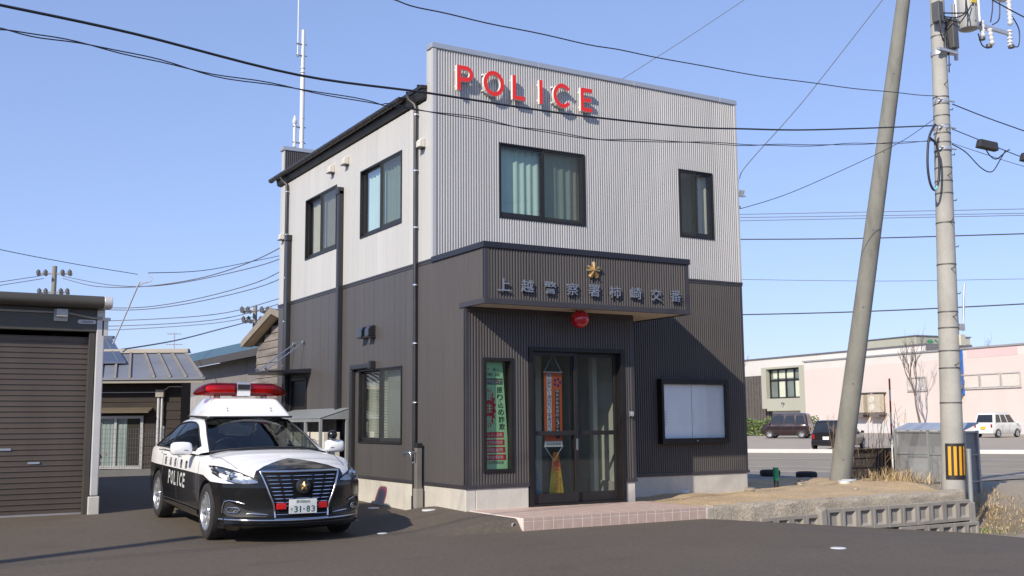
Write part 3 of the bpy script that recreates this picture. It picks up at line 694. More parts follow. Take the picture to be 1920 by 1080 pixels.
def half(y):
    w_, zs, zc, zb = itp(Wt, y), itp(Zs, y), itp(Zc, y, y > 1), itp(Zb, y)
    dish = -2.0 < y < .9
    e = 1 if not dish else 0
    P = [(0,zb),(.5*w_,zb),(.86*w_,zb),(.965*w_,zb+.06),(.985*w_,.38),(w_,.56),(.993*w_,.68),(.982*w_,zs-.14),(.968*w_,zs-.05),(.945*w_,zs-.012),(.90*w_,zs+.004)]
    if dish: P += [(.84*w_,zs-.0),(.82*w_,zs-.05),(.80*w_,zc),(.4*w_,zc),(0,zc)]
    else: P += [(.82*w_,zs+.22*(zc-zs)),(.72*w_,zs+.52*(zc-zs)),(.58*w_,zs+.78*(zc-zs)),(.3*w_,zs+.95*(zc-zs)),(0,zc)]
    return P
ys = frange(-2.54,-2.1,.055)+[-2.03,-1.97,-1.91]+frange(-1.85,.75,.1)+[.80,.86,.91,.96]+frange(1.02,2.36,.045)
def car_body():
    b = MB(); rows = []
    for y in ys:
        h = half(y); ring = [shear(x, y, z) for x, z in h]+[shear(-x, y, z) for x, z in h[-2:0:-1]]
        rows.append(ring)
    nR = len(rows[0]); nh = len(half(0))
    b.grid(rows, close=True)
    for k, y in ((0, ys[0]), (len(ys)-1, ys[-1])):      # nose and tail faces
        h = half(y)[0:]; cols = 14; base = len(b.v); idx = {}
        def vid(j, i):
            # j along the half profile, i across
            if j in (0, nh-1): return k*nR+j
            if i == 0: return k*nR+j
            if i == cols: return k*nR+(nR-j)
            return idx[(j, i)]
        for j in range(1, nh-1):
            for i in range(1, cols):
                t = 1-2*i/cols; x, z = h[j]; idx[(j, i)] = len(b.v); b.v.append(shear(x*t, y, z+(itp([(0,0),(1,1)], 1-abs(t))*(0 if j < 8 else (itp(Zc, y)-z)*(1-abs(t)**2)*.0))))
        for j in range(nh-1):
            for i in range(cols):
                f = [vid(j,i), vid(j,i+1), vid(j+1,i+1), vid(j+1,i)]; g = []
                for q in f:
                    if q not in g: g.append(q)
                if len(g) > 2: b.f.append(tuple(g)); b.m.append(0)
    return b
car = thing('police_car', 'black and white police saloon with a red roof lightbar', 'police car')
body = car_body().build('body', [m_two, m_cabin], car, smooth=38, fix=True)
cut = MB()
for sx in (-1, 1):
    for yy in (1.425, -1.425): cut.cyl((sx*.64, yy, .335), (sx*1.3, yy, .335), .372, n=40)
co = cut.build('cutter', m_blackp); md = body.modifiers.new('arch', 'BOOLEAN'); md.object = co; md.operation = 'DIFFERENCE'; md.solver = 'EXACT'
dg = bpy.context.evaluated_depsgraph_get(); me2 = bpy.data.meshes.new_from_object(body.evaluated_get(dg)); body.modifiers.remove(md); body.data = me2; bpy.data.objects.remove(co)
if len(me2.materials) < 2: me2.materials.append(m_cabin)
for p in me2.polygons:
    c = p.center
    if abs(c.x) < .76 and -2.02 < c.y < .93 and c.z > .7: p.material_index = 1
    if abs(c.x) < .88 and c.z < .72 and (abs(c.y-1.425) < .374 or abs(c.y+1.425) < .374):
        d = sqrt((abs(c.y)-1.425)**2+(c.z-.335)**2)
        if d < .3725: p.material_index = 1
me2.polygons.foreach_set('use_smooth', [True]*len(me2.polygons)); me2.set_sharp_from_angle(angle=radians(36))
BV = BVHTree.FromPolygons([v.co.copy() for v in me2.vertices], [tuple(p.vertices) for p in me2.polygons])
def on_front(x, z, off=.004):
    h = BV.ray_cast(Vector((x, 4, z)), Vector((0,-1,0)))
    return (h[0]+h[1]*off) if h[0] and h[1].y > 0 else ((h[0]-h[1]*off) if h[0] else Vector((x, 2, z)))
def on_side(s, y, z, off=.004):
    h = BV.ray_cast(Vector((s*2, y, z)), Vector((-s,0,0)))
    if not h[0]: return Vector((s*.89, y, z))
    nn = h[1] if h[1].x*s > 0 else -h[1]
    return h[0]+nn*off
# greenhouse
CEN = [(1.02,1.06),(.56,1.27),(.06,1.44),(-.5,1.478),(-1.05,1.45),(-1.38,1.385),(-1.75,1.22),(-2.12,1.065)]
RAIL = [(.775,.80,1.0),(.70,.36,1.20),(.615,-.08,1.375),(.60,-.52,1.41),(.605,-1.05,1.375),(.625,-1.35,1.305),(.69,-1.7,1.16),(.76,-2.08,1.03)]
BELT = [(.835,.84,.972),(.862,.36,.968),(.872,-.08,.968),(.875,-.52,.972),(.872,-1.05,.98),(.862,-1.35,.985),(.84,-1.7,.995),(.80,-2.1,1.01)]
K = 6
cen = crom([(0,*p) for p in CEN], K); rail = crom(RAIL, K); belt = crom(BELT, K); NR = len(rail)
VC = [0,.2,.4,.6,.75,.86,.915,1.0]
def top_pt(i, v):
    r, c = rail[i], cen[i]; return Vector((r.x*v, r.y+(c.y-r.y)*(1-v*v), r.z+(c.z-r.z)*(1-abs(v)**2.4)))
VX = [-v for v in VC[:0:-1]]+VC
def is_ws(i, j): return i < 2*K and 1 <= j <= len(VX)-3
def is_rw(i, j): return i >= 5*K and i < 7*K-1 and 1 <= j <= len(VX)-3
b = MB(); rows = [[top_pt(i, v) for v in VX] for i in range(NR)]
b.grid(rows, skip=lambda i, j: is_ws(i, j) or is_rw(i, j))
TC = [0,.10,.3,.5,.7,.88,1.0]
def t_top(i): s = i/K; return .90 if s < 4.6 else max(.115, lerp(.90,.115,(s-4.6)/1.6))
def side_pt(s, i, t):
    r, e = rail[i], belt[i]; p = e.lerp(r, t); return Vector((s*(p.x+.035*sin(pi*t)), p.y, p.z))
i0, i1 = 3, int(6.2*K)
def tcols(i):
    tt = t_top(i); return [0,.08]+[lerp(.08, tt, k/4) for k in (1,2,3,4)]+[1.0]
def side_win(i, j): return i0 <= i < i1 and 1 <= j <= 4
for s in (-1, 1): b.grid([[side_pt(s, i, t) for t in tcols(i)] for i in range(NR)], skip=side_win)
b.build('cabin_shell', m_cwhite, car, smooth=40, fix=True)
b = MB(); b.grid(rows, skip=lambda i, j: not is_ws(i, j)); ws = b.build('windscreen', m_auto, car, smooth=60)
b = MB(); b.grid(rows, skip=lambda i, j: not is_rw(i, j)); b.build('rear_window', m_autod, car, smooth=60)
for s in (-1, 1):
    b = MB(); b.grid([[side_pt(s, i, t) for t in tcols(i)] for i in range(NR)], skip=lambda i, j: not side_win(i, j)); sw = b.build('side_window', m_autod if s > 0 else m_auto, car, smooth=60)
    e = MB()
    def sp(i, t, o=.004): p = side_pt(s, i, t); return Vector((p.x+s*o, p.y, p.z))
    rim = [sp(i, .08) for i in range(i0, i1+1)]+[sp(i, t_top(i)) for i in range(i1, i0-1, -1)]; rim.append(rim[0]); e.tube(rim, .011, 6)
    for k, wd in ((int(3.45*K), 1), (int(5.35*K), 0)):
        e.grid([[sp(k+dk, lerp(.08, t_top(k+dk), q/5), .003) for q in range(6)] for dk in ((0, 1) if wd else (0, .0))] if wd else [[sp(k, lerp(.08, t_top(k), q/5), .003) for q in range(6)], [sp(k, lerp(.08, t_top(k), q/5), .003)+Vector((0,.03,0)) for q in range(6)]])
    e.build('window_trim', m_blackp, sw, smooth=50)
e = MB()
loop = [top_pt(0, v)+Vector((0,.012,.004)) for v in VX[1:-1]]+[top_pt(i, .915)+Vector((.004,0,.006)) for i in range(1, 2*K+1)]
def edge_strip(pts, nrm, wd): pass
for s in (-1, 1): e.tube([top_pt(i, s*.915)+Vector((s*.002,.003,.004)) for i in range(0, 2*K+1)], .012, 6)
e.tube([top_pt(2*K, v)+Vector((0,0,.003)) for v in VX[1:-1]], .012, 6); e.tube([top_pt(0, v)+Vector((0,.01,.003)) for v in VX[1:-1]], .01, 6)
e.grid([[top_pt(0, v)+Vector((0,.06,-.012)) for v in VX[1:-1]], [top_pt(0, v)+Vector((0,-.02,.006)) for v in VX[1:-1]]])
e.build('windscreen_trim', m_blackp, ws, smooth=50)
# inside: dash, seats, wheel, mirror
b = MB(); b.grid([[(x, y, z) for x in frange(-.72,.72,.18)] for y, z in ((.98,.97),(.80,1.0),(.55,.985),(.42,.93),(.40,.70))]); b.build('dashboard', m_cabin, car, smooth=50)
def rbox(mb, cx, cy, cz, sx, sy, sz, tilt=0, n=6):
    rows = []
    for k in range(n+1):
        ph = -pi/2+pi*k/n; rr = max(.02, cos(ph))**.45; zz = (abs(sin(ph))**.6)*(1 if ph > 0 else -1)
        ring = []
        for q in range(16):
            a = 2*pi*q/16; ca = (abs(cos(a))**.5)*(1 if cos(a) > 0 else -1); sa = (abs(sin(a))**.5)*(1 if sin(a) > 0 else -1)
            ring.append((cx+sx*ca*rr, cy+sy*sa*rr-tilt*zz*sz, cz+sz*zz))
        rows.append(ring)
    mb.grid(rows, close=True)
for sx in (.37, -.37):
    b = MB(); rbox(b, sx, -.42, .92, .25, .09, .30, .25); rbox(b, sx, -.60, 1.24, .13, .055, .085, .2); b.build('seat', m_cabin, car, smooth=60)
b = MB(); rbox(b, 0, -1.45, .95, .66, .1, .2, .3); b.build('seat', m_cabin, car, smooth=60)
b = MB(); ctr = Vector((.37, .33, 1.0)); ax = Vector((0,-.9,.42)).normalized(); xx = Vector((1,0,0)); yy = ax.cross(xx)
b.tube([ctr+(xx*cos(a)+yy*sin(a))*.185 for a in [2*pi*k/24 for k in range(25)]], .014, 8); b.cyl(ctr+ax*-.01, ctr+ax*.02, .06); b.tube([ctr-xx*.18, ctr+xx*.18], .016, 6)
b.build('steering_wheel', m_blackp, car, smooth=50)
b = MB(); rbox(b, 0, .10, 1.36, .13, .02, .035); b.build('rear_view_mirror', m_blackp, car, smooth=50)
# wheels
for sx in (1, -1):
    for yy in (1.425, -1.425):
        o = Vector((sx*.79, yy, .335)); ax = Vector((sx,0,0))
        t = MB(); t.lathe([(.21,-.1),(.30,-.105),(.325,-.09),(.335,-.05),(.335,.05),(.325,.085),(.30,.1),(.262,.103),(.235,.095),(.228,.06)], o, ax, 40)
        wh = t.build('wheel', m_rub, car, smooth=35)
        r = MB(); r.lathe([(.232,.092),(.222,.098),(.205,.07),(.2,-.05)], o, ax, 36); r.lathe([(.0,.075),(.05,.078),(.062,.06)], o, ax, 20)
        x = ax.orthogonal().normalized(); y = ax.cross(x)
        for k in range(10):
            a = 2*pi*k/10; d = x*cos(a)+y*sin(a); e2 = ax.cross(d)
            r.hexa([o+d*.04+e2*.017+ax*.03,o+d*.205+e2*.012+ax*.055,o+d*.205-e2*.012+ax*.055,o+d*.04-e2*.017+ax*.03,o+d*.04+e2*.012+ax*.072,o+d*.207+e2*.007+ax*.09,o+d*.207-e2*.007+ax*.09,o+d*.04-e2*.012+ax*.072])
        r.build('rim', m_alloy, wh, smooth=40)
        d = MB(); d.lathe([(0,.0),(.2,.0),(.2,-.02)], o, ax, 24); d.build('brake_disc', M('brake_dark', (.05,.05,.05), .5, .5), wh)
# face
def tri(x, z): return on_front(x, z)
GT, GB = .825, .31        # grille
def gw(z): return itp([(.30,.31),(.45,.325),(.6,.385),(.83,.468)], z, False)
b = MB(); zs_ = frange(GB, GT, .04)
b.grid([[on_front(gw(z)*t, z, .005) for t in frange(-1,1,.1)] for z in zs_]); gr = b.build('grille', M('grille_black', (.005,.005,.006), .6, spec=.2), car, smooth=60)
b = MB()
edge_r = [on_front(gw(z), z, .014) for z in zs_]; edge_l = [on_front(-gw(z), z, .014) for z in zs_]
b.tube(edge_r, .013, 8); b.tube(edge_l, .013, 8); b.tube([on_front(gw(GT)*t, GT+.004, .012) for t in frange(-1,1,.08)], .016, 8)
for k in range(9):
    z = GT-.045-k*.042
    for a, c in ((-.96,-.66),(-.62,-.32),(-.28,.28),(.32,.62),(.66,.96)):
        if a == -.28 and 1 < k < 6: continue
        W2 = gw(z)-.02; b.tube([on_front(W2*lerp(a, c, q/4), z, .012) for q in range(5)], [.003,.0068,.0068,.0068,.003], 6)
for k in (0, 1): b.tube([on_front(.32*t, .345-.05*k+.0, .01) for t in frange(-1,1,.2)], .005, 6)
b.build('chrome_bars', m_chrome, gr, smooth=50)
b = MB(); q = on_front(0, .665, .012); b.lathe([(0,.035),(.05,.03),(.085,.018),(.09,0)], q, (0,1,.1), 24); e = b.build('badge', m_blackp, gr, smooth=40)
b = MB(); c0 = q+Vector((-.0,.038,0)); S = [(c0.x+(.055 if k % 2 == 0 else .033)*cos(pi/2+k*pi/5), c0.y, c0.z+(.055 if k % 2 == 0 else .033)*sin(pi/2+k*pi/5)) for k in range(10)]
b.add([c0+Vector((0,.025,0))]+S, [(0,1+k,1+(k+1) % 10) for k in range(10)]); b.build('star', M('gilt_star', (.5,.34,.12), .4, .9, var=.1), e)
# plate
pc = on_front(0, .435, .03); b = MB(); b.box(-.168,.168,pc.y,pc.y+.006,.352,.518); pl_ = b.build('number_plate', m_plate, gr, bevel=.004)
b = MB(); PF_ = lambda ox, oz: (lambda x, y, d: (-(ox+x), pc.y+.0085, oz+y))
text_into(b, '長岡800', PF_(.0,.490), .17, .036); text_into(b, 'す', PF_(-.135,.405), .028, .034)
for ch, ox in (('3',-.085),('1',-.033),('-',.012),('8',.062),('3',.122)): text_into(b, ch, PF_(ox,.405 if ch != '-' else .405), .014 if ch == '1' else (.022 if ch == '-' else .042), .072 if ch != '-' else .011, bold=.012)
b.build('lettering', m_pgreen, pl_)
for s in (-1, 1):
    b = MB(); q = on_front(s*.245, .44, .012); b.box(q.x-.058,q.x+.058,q.y-.01,q.y+.022,.405,.475); b.build('strobe_lamp', m_redl, gr, bevel=.008)
# headlamps
HL = [(.50,.705,.735),(.56,.698,.768),(.64,.695,.805),(.72,.705,.838),(.79,.728,.862),(.845,.765,.876),(.868,.80,.872)]
for s in (-1, 1):
    b = MB(); rows = [[on_front(s*x, lerp(z0, z1, k/6), .003) for k in range(7)] for x, z0, z1 in HL]; b.grid(rows); hl = b.build('headlight', m_silv, car, smooth=60)
    b = MB(); b.grid([[on_front(s*x, lerp(z0, z1, k/6), .012) for k in range(7)] for x, z0, z1 in HL]); b.build('lens', m_lens, hl, smooth=60)
    b = MB(); b.tube([on_front(s*x, z1, .009) for x, z0, z1 in HL], .009, 6); b.tube([on_front(s*x, z0, .009) for x, z0, z1 in HL], .005, 6)
    b.tube([on_front(s*x, lerp(z0, z1, .5), .006) for x, z0, z1 in HL[3:]], .006, 6)
    b.build('lamp_trim', m_blackp, hl, smooth=50)
    b = MB(); q = on_front(s*.735, .775, -.0); b.lathe([(.05,-.03),(.046,.004)], q, (0,1,0), 20); b.lathe([(.0,.006),(.02,.004),(.036,-.004)], q, (0,1,0), 20); b.build('projector', m_chrome, hl, smooth=50)
    # bumper slot with fog lamp and chrome blade
    b = MB(); b.grid([[on_front(s*x, lerp(z0, z1, k/3), .004) for k in range(4)] for x, z0, z1 in ((.40,.325,.36),(.5,.325,.375),(.6,.322,.40),(.7,.32,.45),(.78,.33,.50),(.82,.36,.52))]); lo = b.build('bumper_slot', m_blackp, car, smooth=60)
    b = MB(); b.tube([on_front(s*x, z, .012) for x, z in ((.38,.345),(.46,.352),(.54,.358),(.60,.36))], [.004,.011,.012,.005], 8); b.tube([on_front(s*x, z, .012) for x, z in ((.62,.47),(.70,.495),(.77,.508),(.81,.49),(.825,.43),(.83,.36))], .008, 8); b.build('chrome_blade', m_chrome, lo, smooth=50)
    b = MB(); b.grid([[on_front(s*x, z, .010) for z in frange(.365+.02*abs(x-.73)/.07,.425-.02*abs(x-.73)/.07,.02)] for x in frange(.665,.79,.0315)]); fg = b.build('fog_lamp', m_silv, lo, smooth=60)
    b = MB(); ring = [(.665,.395),(.69,.365),(.77,.365),(.79,.395),(.77,.425),(.69,.425),(.665,.395)]; b.tube([on_front(s*x, z, .012) for x, z in ring], .007, 6); b.build('fog_ring', m_chrome, fg, smooth=50)
b = MB(); b.tube([on_front(x, .278+.012*abs(x), .010) for x in frange(-.84,.84,.06)], .012, 8); b.build('chrome_lip', m_chrome, car, smooth=50)
b = MB(); b.grid([[on_front(x, .262, .006) for x in frange(-.855,.855,.057)], [on_front(x, .25, .03) for x in frange(-.855,.855,.057)], [on_front(x, .205, .035)-Vector((0,0,.02)) for x in frange(-.855,.855,.057)]]); b.build('lip_spoiler', m_cblack, car, smooth=60)
# shut lines, sill, handles, mirrors
b = MB()
for s in (-1, 1):
    for y in (.98, -.22, -1.12): b.tube([on_side(s, y-(0 if y != -1.12 else .0), z, .0) for z in frange(.34,.95,.06)], .0045, 4)
    b.tube([on_side(s, y, .33, .0) for y in frange(-1.0,.98,.1)], .0045, 4)
    b.tube([on_side(s, y, .96, .002) for y in frange(-1.5,.75,.1)], .008, 5)
b.tube([Vector((x, 1.06+.02*(1-(x/.78)**2)+.0, 0)) + Vector((0,0,(BV.ray_cast(Vector((x,1.06,3)),Vector((0,0,-1)))[0] or Vector((0,0,1.03))).z+.001)) for x in frange(-.76,.76,.1)], .005, 4)
for s in (-1, 1):
    ln = []
    for y in frange(1.06,1.95,.06):
        h = BV.ray_cast(Vector((s*lerp(.77,.66,(y-1.06)/.9), y, 3)), Vector((0,0,-1)))
        if h[0]: ln.append(h[0]+Vector((0,0,.0)))
    b.tube(ln, .0045, 4)
b.build('shut_line', M('panel_gap', (.05,.05,.05), .8), body)
for s in (-1, 1):
    b = MB(); b.grid([[on_side(s, y, z, .012) for z in (.20,.26,.31)] for y in frange(-.98,.98,.14)]); b.build('side_skirt', m_cblack, car, smooth=60)
    for y in (-.12, -1.02):
        b = MB(); b.tube([on_side(s, y-.12, .925, .006), on_side(s, y-.1, .925, .028), on_side(s, y+.06, .925, .028), on_side(s, y+.09, .925, .006)], .013, 8); b.build('door_handle', m_cwhite, body, smooth=60)
    b = MB(); rbox(b, s*1.02, .62, 1.05, .135, .075, .085); b.hexa([(s*.84,.58,.98),(s*.98,.58,1.0),(s*.98,.66,1.0),(s*.84,.68,.98),(s*.84,.59,1.01),(s*.98,.59,1.04),(s*.98,.66,1.04),(s*.84,.67,1.01)]); mr = b.build('wing_mirror', m_cwhite, car, smooth=50)
    b = MB(); b.tube([(s*.95,.692,1.03),(s*1.12,.676,1.035)], .007, 6); b.grid([[(s*x, .548, z) for x in (.94,1.12)] for z in (1.0,1.09)]); b.build('mirror_glass', m_silv, mr)
    if s < 0:
        b = MB(); b.tube([(s*.98,.66,1.1),(s*.97,.68,1.16)], .012, 6); b.lathe([(.065*sin(pi*i/10), -.065*cos(pi*i/10)) for i in range(11)], (s*.97,.68,1.20), (0,0,1), 18); b.build('round_mirror', m_cblack, mr, smooth=60)
# door writing
def side_text(mb, s, body, yc, zc, w_, h_, bold=.0):
    text_into(mb, body, lambda x, y, d: on_side(s, yc-s*x*-1 if s < 0 else yc+x, zc+y, .004), w_, h_, bold=bold)
b = MB()
for k, ch in enumerate('POLICE'): side_text(b, 1, ch, -.62+k*.168, .625, .125 if ch != 'I' else .035, .185, .03)
b.build('lettering', m_cwhite, body)
b = MB()
for k, ch in enumerate('新潟県警察'): side_text(b, 1, ch, -.92+k*.29+(.05 if k > 2 else 0), .828, .125, .115, .012)
b.build('lettering', m_cblack, body)
# roof box and lightbar
def sec(y, hw_, z): return [(x, y, z) for x in (-hw_, hw_)]
b = MB()
def ring(x0, y0, y1, z, r=.06):
    P = []
    for cx, cy, a0 in ((x0-r, y1-r, 0), (-x0+r, y1-r, 90), (-x0+r, y0+r, 180), (x0-r, y0+r, 270)):
        for k in range(5): a = radians(a0+k*22.5); P.append((cx+r*cos(a), cy+r*sin(a), z))
    return P
lv = [(.575,-1.0,.10,1.435,.05),(.572,-1.0,.095,1.46,.05),(.50,-.93,.0,1.58,.07),(.455,-.86,-.06,1.655,.08),(.435,-.84,-.09,1.678,.08),(.40,-.80,-.13,1.688,.08)]
rows = [ring(x0, y0, y1, z, r) for x0, y0, y1, z, r in lv]; b.grid(rows, close=True); b.add(rows[-1], [tuple(range(len(rows[-1])))]); rbx = b.build('roof_box', m_cwhite, car, smooth=50)
b = MB(); R0 = ring(.585,-1.01,.115,1.438,.05); R0.append(R0[0]); b.tube(R0, .014, 6)
for s in (-1, 1):
    for dz in (0, .035): b.cyl((s*.30, .03-dz*.75, 1.52+dz), (s*.30, .064-dz*.75, 1.525+dz), .006)
b.build('gasket', m_blackp, rbx)
def barsec(x, ry, rz, zc, yc=-.42): return [(x, yc+ry*(abs(cos(a))**.42)*(1 if cos(a) > 0 else -1), zc+rz*(abs(sin(a))**.45)*(1 if sin(a) > 0 else -1)) for a in [2*pi*k/20 for k in range(20)]]
ZL_ = 1.815
b = MB(); b.box(-.36,.36,-.5,-.34,1.725,1.75); b.box(-.6,.6,-.46,-.38,1.75,1.764)
base = b.build('lightbar', m_chrome, car, bevel=.006)
for s in (-1, 1):
    b = MB(); b.grid([barsec(s*x, ry, rz, ZL_-dz) for x, ry, rz, dz in ((.09,.16,.09,0),(.3,.16,.092,0),(.42,.158,.09,0),(.52,.145,.074,.014),(.59,.12,.05,.034),(.63,.09,.028,.05),(.645,.05,.012,.056))], close=True); dm = b.build('red_dome', glass('red_dome_lens', (.72,.015,.015), .8), base, smooth=60)
    b = MB(); b.grid([barsec(s*x, ry*.8, rz*.72, ZL_) for x, ry, rz in ((.11,.13,.082),(.3,.14,.085),(.45,.13,.076),(.5,.08,.04))], close=True); b.build('reflector', m_redin, dm, smooth=60)
    b = MB(); b.lathe([(.05,0),(.045,.03),(.03,.05)], (s*.33,-.42,1.685), (0,0,1), 14); b.build('foot', m_cwhite, base, smooth=50)
b = MB(); b.grid([barsec(x, .168, .1, ZL_) for x in (-.092,.092)], close=True); b.add(barsec(-.092,.168,.1,ZL_), [tuple(range(20))]); b.add(barsec(.092,.168,.1,ZL_), [tuple(range(20))]); b.build('centre_housing', M('housing_silver', (.5,.51,.53), .3, .6), base, smooth=50)
b = MB(); b.box(-.085,.085,-.262,-.2505,1.81,1.885); b.box(-.09,.09,-.262,-.2502,1.725,1.79,1); b.build('front_panel', [m_blackp, m_plate], base)
# mud on the sill and the park
car.location = (-2.70, .25, .032); car.rotation_euler = (math.atan(-.02), 0, radians(180-1.0))
# ---------------------------------------------------------------- garage
m_brown = M('umber_sheet_metal', (.105,.086,.073), .42, .1, var=.16, scale=1.5, stretch=(1,1,.3))
m_brown2 = M('umber_trim', (.075,.068,.056), .38, .15, var=.06)
m_silver = M('silver_post', (.62,.6,.58), .4, .3, var=.05)
gy = 2.61
ga = thing('garage', 'brown steel garage with its ribbed roller shutter closed', 'garage', (-7.0, gy, 0))
F = FF(gy)
b = MB(); n = 0; z = .10; prof = []
while z < 2.66: prof += [(z,.0),(z+.062,.004),(z+.066,.016),(z+.074,.016),(z+.078,0)]; z += .0785
b.grid([[F(u,-.13+d,z) for z, d in prof] for u in (-9.8,-4.42)]); sh = b.build('roller_shutter', m_brown, ga)
b = MB(); b.fb(F,-9.8,-4.42,-.15,-.11,.03,.1); b.build('shutter_foot', M('shutter_alu', (.42,.41,.4), .4, .5), sh)
b = MB(); b.fb(F,-5.55,-5.40,-.135,-.112,1.02,1.05); b.fb(F,-5.17,-5.01,-.135,-.112,.82,.85); b.build('handle', m_clip, sh)
b = MB(); b.fb(F,-9.9,-4.33,-.14,.02,2.76,3.1); b.fb(F,-4.42,-4.335,-.2,.0,.0,2.755); b.build('shutter_case', m_brown2, ga, bevel=.006)
b = MB(); n = 10; pr = [(-.03,3.10)]+[(.20+.085*cos(a), 3.19+.09*sin(a)) for a in [-pi/2+pi*k/n for k in range(n+1)]]+[(-.03,3.285)]
b.prism(pr, lambda d, z: F(-9.9,d,z), lambda d, z: F(-4.27,d,z)); b.build('gutter', m_brown2, ga, smooth=40)
b = MB(); b.prism([(d*1.0,z) for d, z in pr], lambda d, z: F(-4.268,d,z), lambda d, z: F(-4.15,d,z)); b.build('gutter_end', m_silver, ga, smooth=40, bevel=.008)
b = MB(); b.fb(F,-4.325,-4.21,-.12,.02,.34,3.1); pt = b.build('corner_post', m_silver, ga, bevel=.015)
b = MB(); b.fb(F,-4.35,-4.19,-.14,.035,.0,.33); b.build('post_base', M('post_base_concrete', (.55,.53,.47), .8), ga, bevel=.012)
b = MB(); b.fb(F,-4.30,-4.13,.0,.03,2.93,2.98); b.fb(F,-4.25,-4.16,-.02,.02,2.7,2.95); b.build('bracket', m_silver, ga, bevel=.005)
b = MB(); b.box(-9.9,-4.22,gy+.03,gy+6,3.10,3.2); b.build('roof', m_brown2, ga)
b = MB(); b.box(-4.28,-4.24,gy+.13,gy+5.9,.0,3.09); b.box(-9.9,-4.29,gy+5.8,gy+5.9,.0,3.09); b.box(-9.9,-9.82,gy+.13,gy+5.79,.0,3.09); b.build('side_wall', m_brown, ga)
b = MB(); b.fb(F,-10,-4.2,-.2,.06,-.02,.026); b.build('sill', m_kerb, ga, bevel=.01)
b = MB(); b.tube([F(-9.5,.045,3.03),F(-4.92,.045,3.03),F(-4.75,.045,3.03),F(-4.6,.045,3.0),F(-4.4,.045,2.965),F(-4.25,.05,2.965)], .017, 8); b.build('conduit', M('conduit_grey', (.34,.32,.29), .5), ga, smooth=40)
b = MB(); b.fb(F,-4.93,-4.74,.022,.06,2.9,3.08); b.fb(F,-4.91,-4.75,.0605,.15,2.96,3.075); b.build('floodlight', M('lamp_grey', (.5,.5,.5), .45), ga, bevel=.008)
b = MB(); b.prism([(-4.565+.03*cos(a)*1, 2.905+.03*sin(a)) if q == 0 else (-4.365+.03*cos(a), 2.905+.03*sin(a)) for q, rng in ((1, range(-4, 5)), (0, range(4, 13))) for a in [pi*k/8 for k in rng]], lambda u, z: F(u,.022,z), lambda u, z: F(u,.034,z)); nb = b.build('maker_plate', M('plate_steel', (.45,.44,.43), .35, .6), ga)
b = MB(); text_into(b, 'YODOKO', lambda x, y, d: F(-4.465+x,.037,2.905+y), .17, .03, bold=.02); b.build('lettering', m_trim, nb)
# ---------------------------------------------------------------- notice board on the front wall
nb = thing('notice_board', 'black framed glazed notice board with blank pale panels on the front wall', 'notice board', (4.95,-.06,1.5))
F = FF(-.012); b = MB(); x0, x1, z0, z1 = 4.205, 5.68, .985, 2.075
b.fb(F,x0,x0+.05,0,.13,z0,z1); b.fb(F,x1-.05,x1,0,.13,z0,z1); b.fb(F,x0+.05,x1-.05,0,.129,z1-.09,z1); b.fb(F,x0+.05,x1-.05,0,.129,z0,z0+.09); b.fb(F,x0+.05,x1-.05,0,.05,z0+.09,z1-.09)
b.build('case', m_frame, nb, bevel=.006)
b = MB(); m_board = M('pale_board', (.84,.88,.9), .6, var=.03, scale=6)
b.fb(F,x0+.052,4.90,.051,.056,z0+.092,z1-.092); b.fb(F,4.91,x1-.052,.051,.056,z0+.092,z1-.092)
for k in range(6): b.tube([F(4.285+.03*sin(k),.06,1.52-k*.045),F(4.33,.06,1.53-k*.045),F(4.36+.015*cos(k*2),.06,1.515-k*.045)], .0025, 4, 1)
b.build('board', [m_board, m_trim], nb)
b = MB(); b.add([F(x0+.05,.11,z0+.09),F(x1-.05,.11,z0+.09),F(x1-.05,.11,z1-.09),F(x0+.05,.11,z1-.09)], [(0,1,2,3)]); b.build('pane', glass('board_glass', (.95,.97,.98), .45), nb)
b = MB(); b.cyl(F(4.95,.128,1.03),F(4.95,.137,1.03),.014); b.build('lock', m_clip, nb)
# ---------------------------------------------------------------- things seen through the glass
m_ink = M('black_ink', (.015,.015,.018), .6, var=.02); m_inkw = M('white_ink', (.8,.8,.78), .6, var=.02); m_inkr = M('red_ink', (.55,.03,.035), .6, var=.03); m_inkb = M('blue_ink', (.02,.03,.2), .6, var=.03)
tb = thing('warning_poster', 'tall green standing poster against bank transfer fraud in the narrow window', 'poster', (.52,-.965,.70))
F = lambda u, d, z: (u, -.965-d, z)
OFF = 0
def strip(mb, u0, u1, z0, z1, d, mi, k0=0, k1=0): u0, u1 = u0+OFF, u1+OFF; mb.add([F(u0,d,z0),F(u1+k0,d,z0),F(u1+k1,d,z1),F(u0,d,z1)], [(0,1,2,3)], mi)
b = MB(); b.hexa([F(.25,-.012,.70),F(.755,-.012,.70),F(.755,-.0,.70),F(.25,.0,.70),F(.25,-.012,2.25),F(.64,-.012,2.25),F(.64,0,2.25),F(.25,0,2.25)]); b.build('panel', M('pale_green_card', (.42,.75,.40), .6, var=.03), tb)
b = MB()
OFF = .045
def tf(cu, cz, d=.004): return lambda x, y, dd: F(cu+OFF+x,d,cz+y)
strip(b,.27,.60,1.905,1.995,.002,1)
text_into(b,'騙されないで!',tf(.43,1.95,.004),.3,.065,mi=2)
text_into(b,'まず、疑い!',tf(.42,2.12),.24,.05,mi=0); text_into(b,'必ず確認、相談!',tf(.42,2.05),.27,.05,mi=0)
for k, ch in enumerate('振り込め詐欺'): text_into(b, ch, tf(.545+.008*k,1.83-k*.105), .095, .092, mi=0, bold=.008)
star = []
for k in range(36): a = 2*pi*k/36; r = 1 if k % 2 else .74; star.append((.405+.135*r*cos(a), 1.57+.30*r*sin(a)))
b.add([F(u,.0025,z) for u, z in star], [tuple(range(36))], 3)
